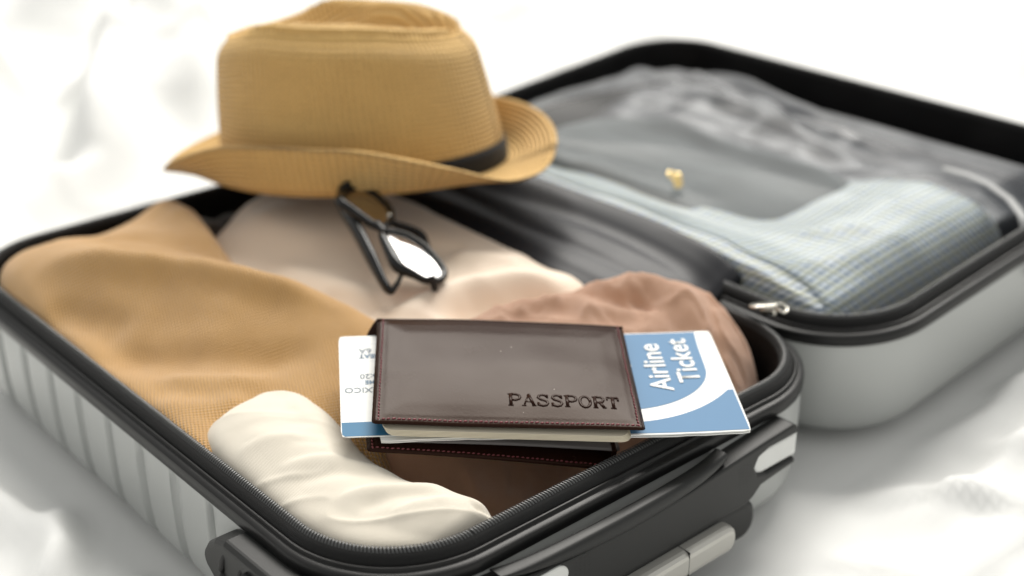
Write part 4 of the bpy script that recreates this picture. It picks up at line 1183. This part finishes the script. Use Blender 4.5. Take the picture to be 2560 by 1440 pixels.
# airline ticket jacket
tA, tB, tC = Vector((0.0630, 0.0774, 0.0150)), Vector((0.2267, -0.0376, 0.0090)), Vector((0.2894, 0.0427, 0.0175))
TT = frame_of(tA, tB, tA+(tC-tB))
TW, TH = 0.2001, 0.1022
ticket = thing('airline_ticket', 'blue and white airline ticket folder sticking out right of the passport holder', 'ticket', tA)
def cardsheet(name, T, w, h, t0, t1, mat, parent, warp, r=0.002, nx_=40, ny_=18, wob=0.0):
    V = []; F = []
    for s, z in ((0, t0), (1, t1)):
        for i in range(nx_):
            for j in range(ny_):
                x, y = w*i/(nx_-1), h*j/(ny_-1)
                cxx, cyy = min(max(x, r), w-r), min(max(y, r), h-r); dd_ = math.hypot(x-cxx, y-cyy)
                if dd_ > r: x, y = cxx+(x-cxx)*r/dd_, cyy+(y-cyy)*r/dd_
                if j == 0 and wob: y += wob*float(vnoise(np.array([x*260]), np.array([0.5]), 8)[0])
                V.append(T(x, y, z+warp(x/w, y/h)))
    n1 = nx_*ny_; idx = np.arange(n1).reshape(nx_, ny_)
    for i in range(nx_-1):
        for j in range(ny_-1):
            a, b, c, d = idx[i, j], idx[i+1, j], idx[i+1, j+1], idx[i, j+1]
            F.append((a, d, c, b)); F.append((n1+a, n1+b, n1+c, n1+d))
    bd = list(idx[:, 0])+list(idx[-1, 1:])+list(idx[-2::-1, -1])+list(idx[0, -2:0:-1])
    for k in range(len(bd)):
        a, b = bd[k], bd[(k+1) % len(bd)]
        F.append((a, b, n1+b, n1+a))
    me = mesh(name, V, F)
    return link(name, autosmooth(me, 40), mat, parent, smooth=True)
def twarp(a, b): return 0.0011*math.sin(a*5.2+0.6)+0.0006*math.sin(b*3)*a
cardsheet('ticket_back', TT, TW, TH, -0.0009, -0.0004, M['paper'], ticket, lambda a, b: twarp(a, b)-0.0004*a, wob=0.0005)
card = cardsheet('ticket_card', TT, TW, TH, 0.0, 0.0007, M['paper'], ticket, twarp, wob=0.0003)
def sheet(name, T, poly, z, warp, w, h, mat, parent, cuts=28):
    """flat print: a thin printed area following the card"""
    bm = bmesh.new()
    vs = [bm.verts.new((x, y, 0)) for x, y in poly]
    bm.faces.new(vs)
    bmesh.ops.triangulate(bm, faces=bm.faces)
    for k in range(1, cuts):
        bmesh.ops.bisect_plane(bm, geom=list(bm.verts)+list(bm.edges)+list(bm.faces), plane_co=(w*k/cuts, 0, 0), plane_no=(1, 0, 0))
    for v_ in bm.verts:
        x, y = v_.co.x, v_.co.y
        v_.co = T(x, y, z+warp(x/w, y/h))
    me = bpy.data.meshes.new(name); bm.to_mesh(me); bm.free()
    return link(name, me, mat, parent, smooth=False)
# print areas; x along the ticket, y up; right part only shows
def arc(cx_, cy_, rx, ry, a0, a1, n=22): return [(cx_+rx*math.cos(R(a)), cy_+ry*math.sin(R(a))) for a in np.linspace(a0, a1, n)]
ex = TW; mrg = 0.0010
inner = [(0.030, 0.0225)]+[(0.130, 0.0225)]+arc(0.133, 0.0625, 0.0555, 0.0400, -90, 0)+[(0.1892, 0.085), (0.1905, TH-mrg), (0.030, TH-mrg)]
sheet('blue_panel', TT, inner, 0.00085, twarp, TW, TH, M['blue'], card)
outer = [(0.030, mrg), (ex-mrg, mrg), (ex-mrg, 0.0385)]+arc(0.132, 0.0800, 0.0800, 0.0690, -37, -90)+[(0.030, 0.0110)]
sheet('blue_corner', TT, outer, 0.00085, twarp, TW, TH, M['blue'], card)
def text(body, size, T, x, y, rot, mat, parent, name='print', warp=None, w=1, h=1, z=0.001, bold=0.0, sx=1.0, align='LEFT', label=None):
    cu = bpy.data.curves.new('t', 'FONT'); cu.body = body; cu.size = size; cu.align_x = align; cu.offset = bold; cu.resolution_u = 4; cu.space_character = 1.02
    ob = bpy.data.objects.new('t', cu); col.objects.link(ob)
    dg = bpy.context.evaluated_depsgraph_get()
    me = bpy.data.meshes.new_from_object(ob.evaluated_get(dg))
    bpy.data.objects.remove(ob); bpy.data.curves.remove(cu)
    c, s = math.cos(rot), math.sin(rot)
    for v_ in me.vertices:
        lx_, ly_ = v_.co.x*sx, v_.co.y
        px, py = x+c*lx_-s*ly_, y+s*lx_+c*ly_
        v_.co = T(px, py, z+(warp(px/w, py/h) if warp else 0))
    me.name = name
    return link(name, me, mat, parent, smooth=False, label=label)
text("Airline", 0.0178, TT, 0.1655, 0.0400, math.pi/2, M['paper'], card, 'lettering', twarp, TW, TH, 0.00125, bold=0.00025, sx=1.0, label='white word Airline')
text("Ticket", 0.0178, TT, 0.1828, 0.0470, math.pi/2, M['paper'], card, 'lettering', twarp, TW, TH, 0.00125, bold=0.00025, sx=1.0, label='white word Ticket')

# boarding pass sticking out on the left
pA = Vector((0.0480, 0.0912, 0.0172)); pD = Vector((0.1012, 0.1712, 0.0272))
pe = Vector((0.826, -0.560, -0.042))
QT = frame_of(pA, pA+pe, pD)
QW, QH = 0.150, 0.0970
bpass = thing('boarding_pass', 'white boarding pass with blue lower stripe sticking out left of holder', 'boarding pass', pA)
def qwarp(a, b): return 0.0008*math.sin(a*4+1)
pc = cardsheet('pass_card', QT, QW, QH, 0.0, 0.0005, M['paper'], bpass, qwarp, 0.0025)
sheet('blue_stripe', QT, [(0.0006, 0.0022), (0.0022, 0.0005), (QW-0.001, 0.0005), (QW-0.001, 0.0128), (0.0004, 0.0128)], 0.00062, qwarp, QW, QH, M['blue2'], pc)
sheet('stripe_tick', QT, [(0.0700, 0.0005), (0.0706, 0.0005), (0.0706, 0.0128), (0.0700, 0.0128)], 0.00072, qwarp, QW, QH, M['paper'], pc, 3)
for rx0, ry0, rx1, ry1 in ((0.0068, 0.0880, 0.050, 0.0884), (0.0068, 0.0705, 0.050, 0.0709), (0.0068, 0.0705, 0.0072, 0.0884)):
    sheet('box_rule', QT, [(rx0, ry0), (rx1, ry0), (rx1, ry1), (rx0, ry1)], 0.00062, qwarp, QW, QH, M['rule'], pc, 3)
kw = dict(warp=qwarp, w=QW, h=QH, z=0.00065)
text("6A", 0.0074, QT, 0.0112, 0.0835, math.pi, M['ink'], pc, 'lettering', align='RIGHT', bold=0.00012, sx=0.85, **kw)
text("SEAT", 0.0058, QT, 0.0112, 0.0775, math.pi, M['ink2'], pc, 'lettering', align='RIGHT', bold=0.00025, sx=0.85, **kw)
text("16:20", 0.0066, QT, 0.0112, 0.0575, math.pi, M['ink'], pc, 'lettering', align='RIGHT', bold=0.00010, sx=0.85, **kw)
text("TIME", 0.0050, QT, 0.0140, 0.0512, math.pi, M['ink2'], pc, 'lettering', align='RIGHT', bold=0.00022, sx=0.85, **kw)
text("MEXICO", 0.0068, QT, 0.0024, 0.0445, math.pi, M['ink'], pc, 'lettering', align='RIGHT', bold=0.00010, sx=0.90, **kw)
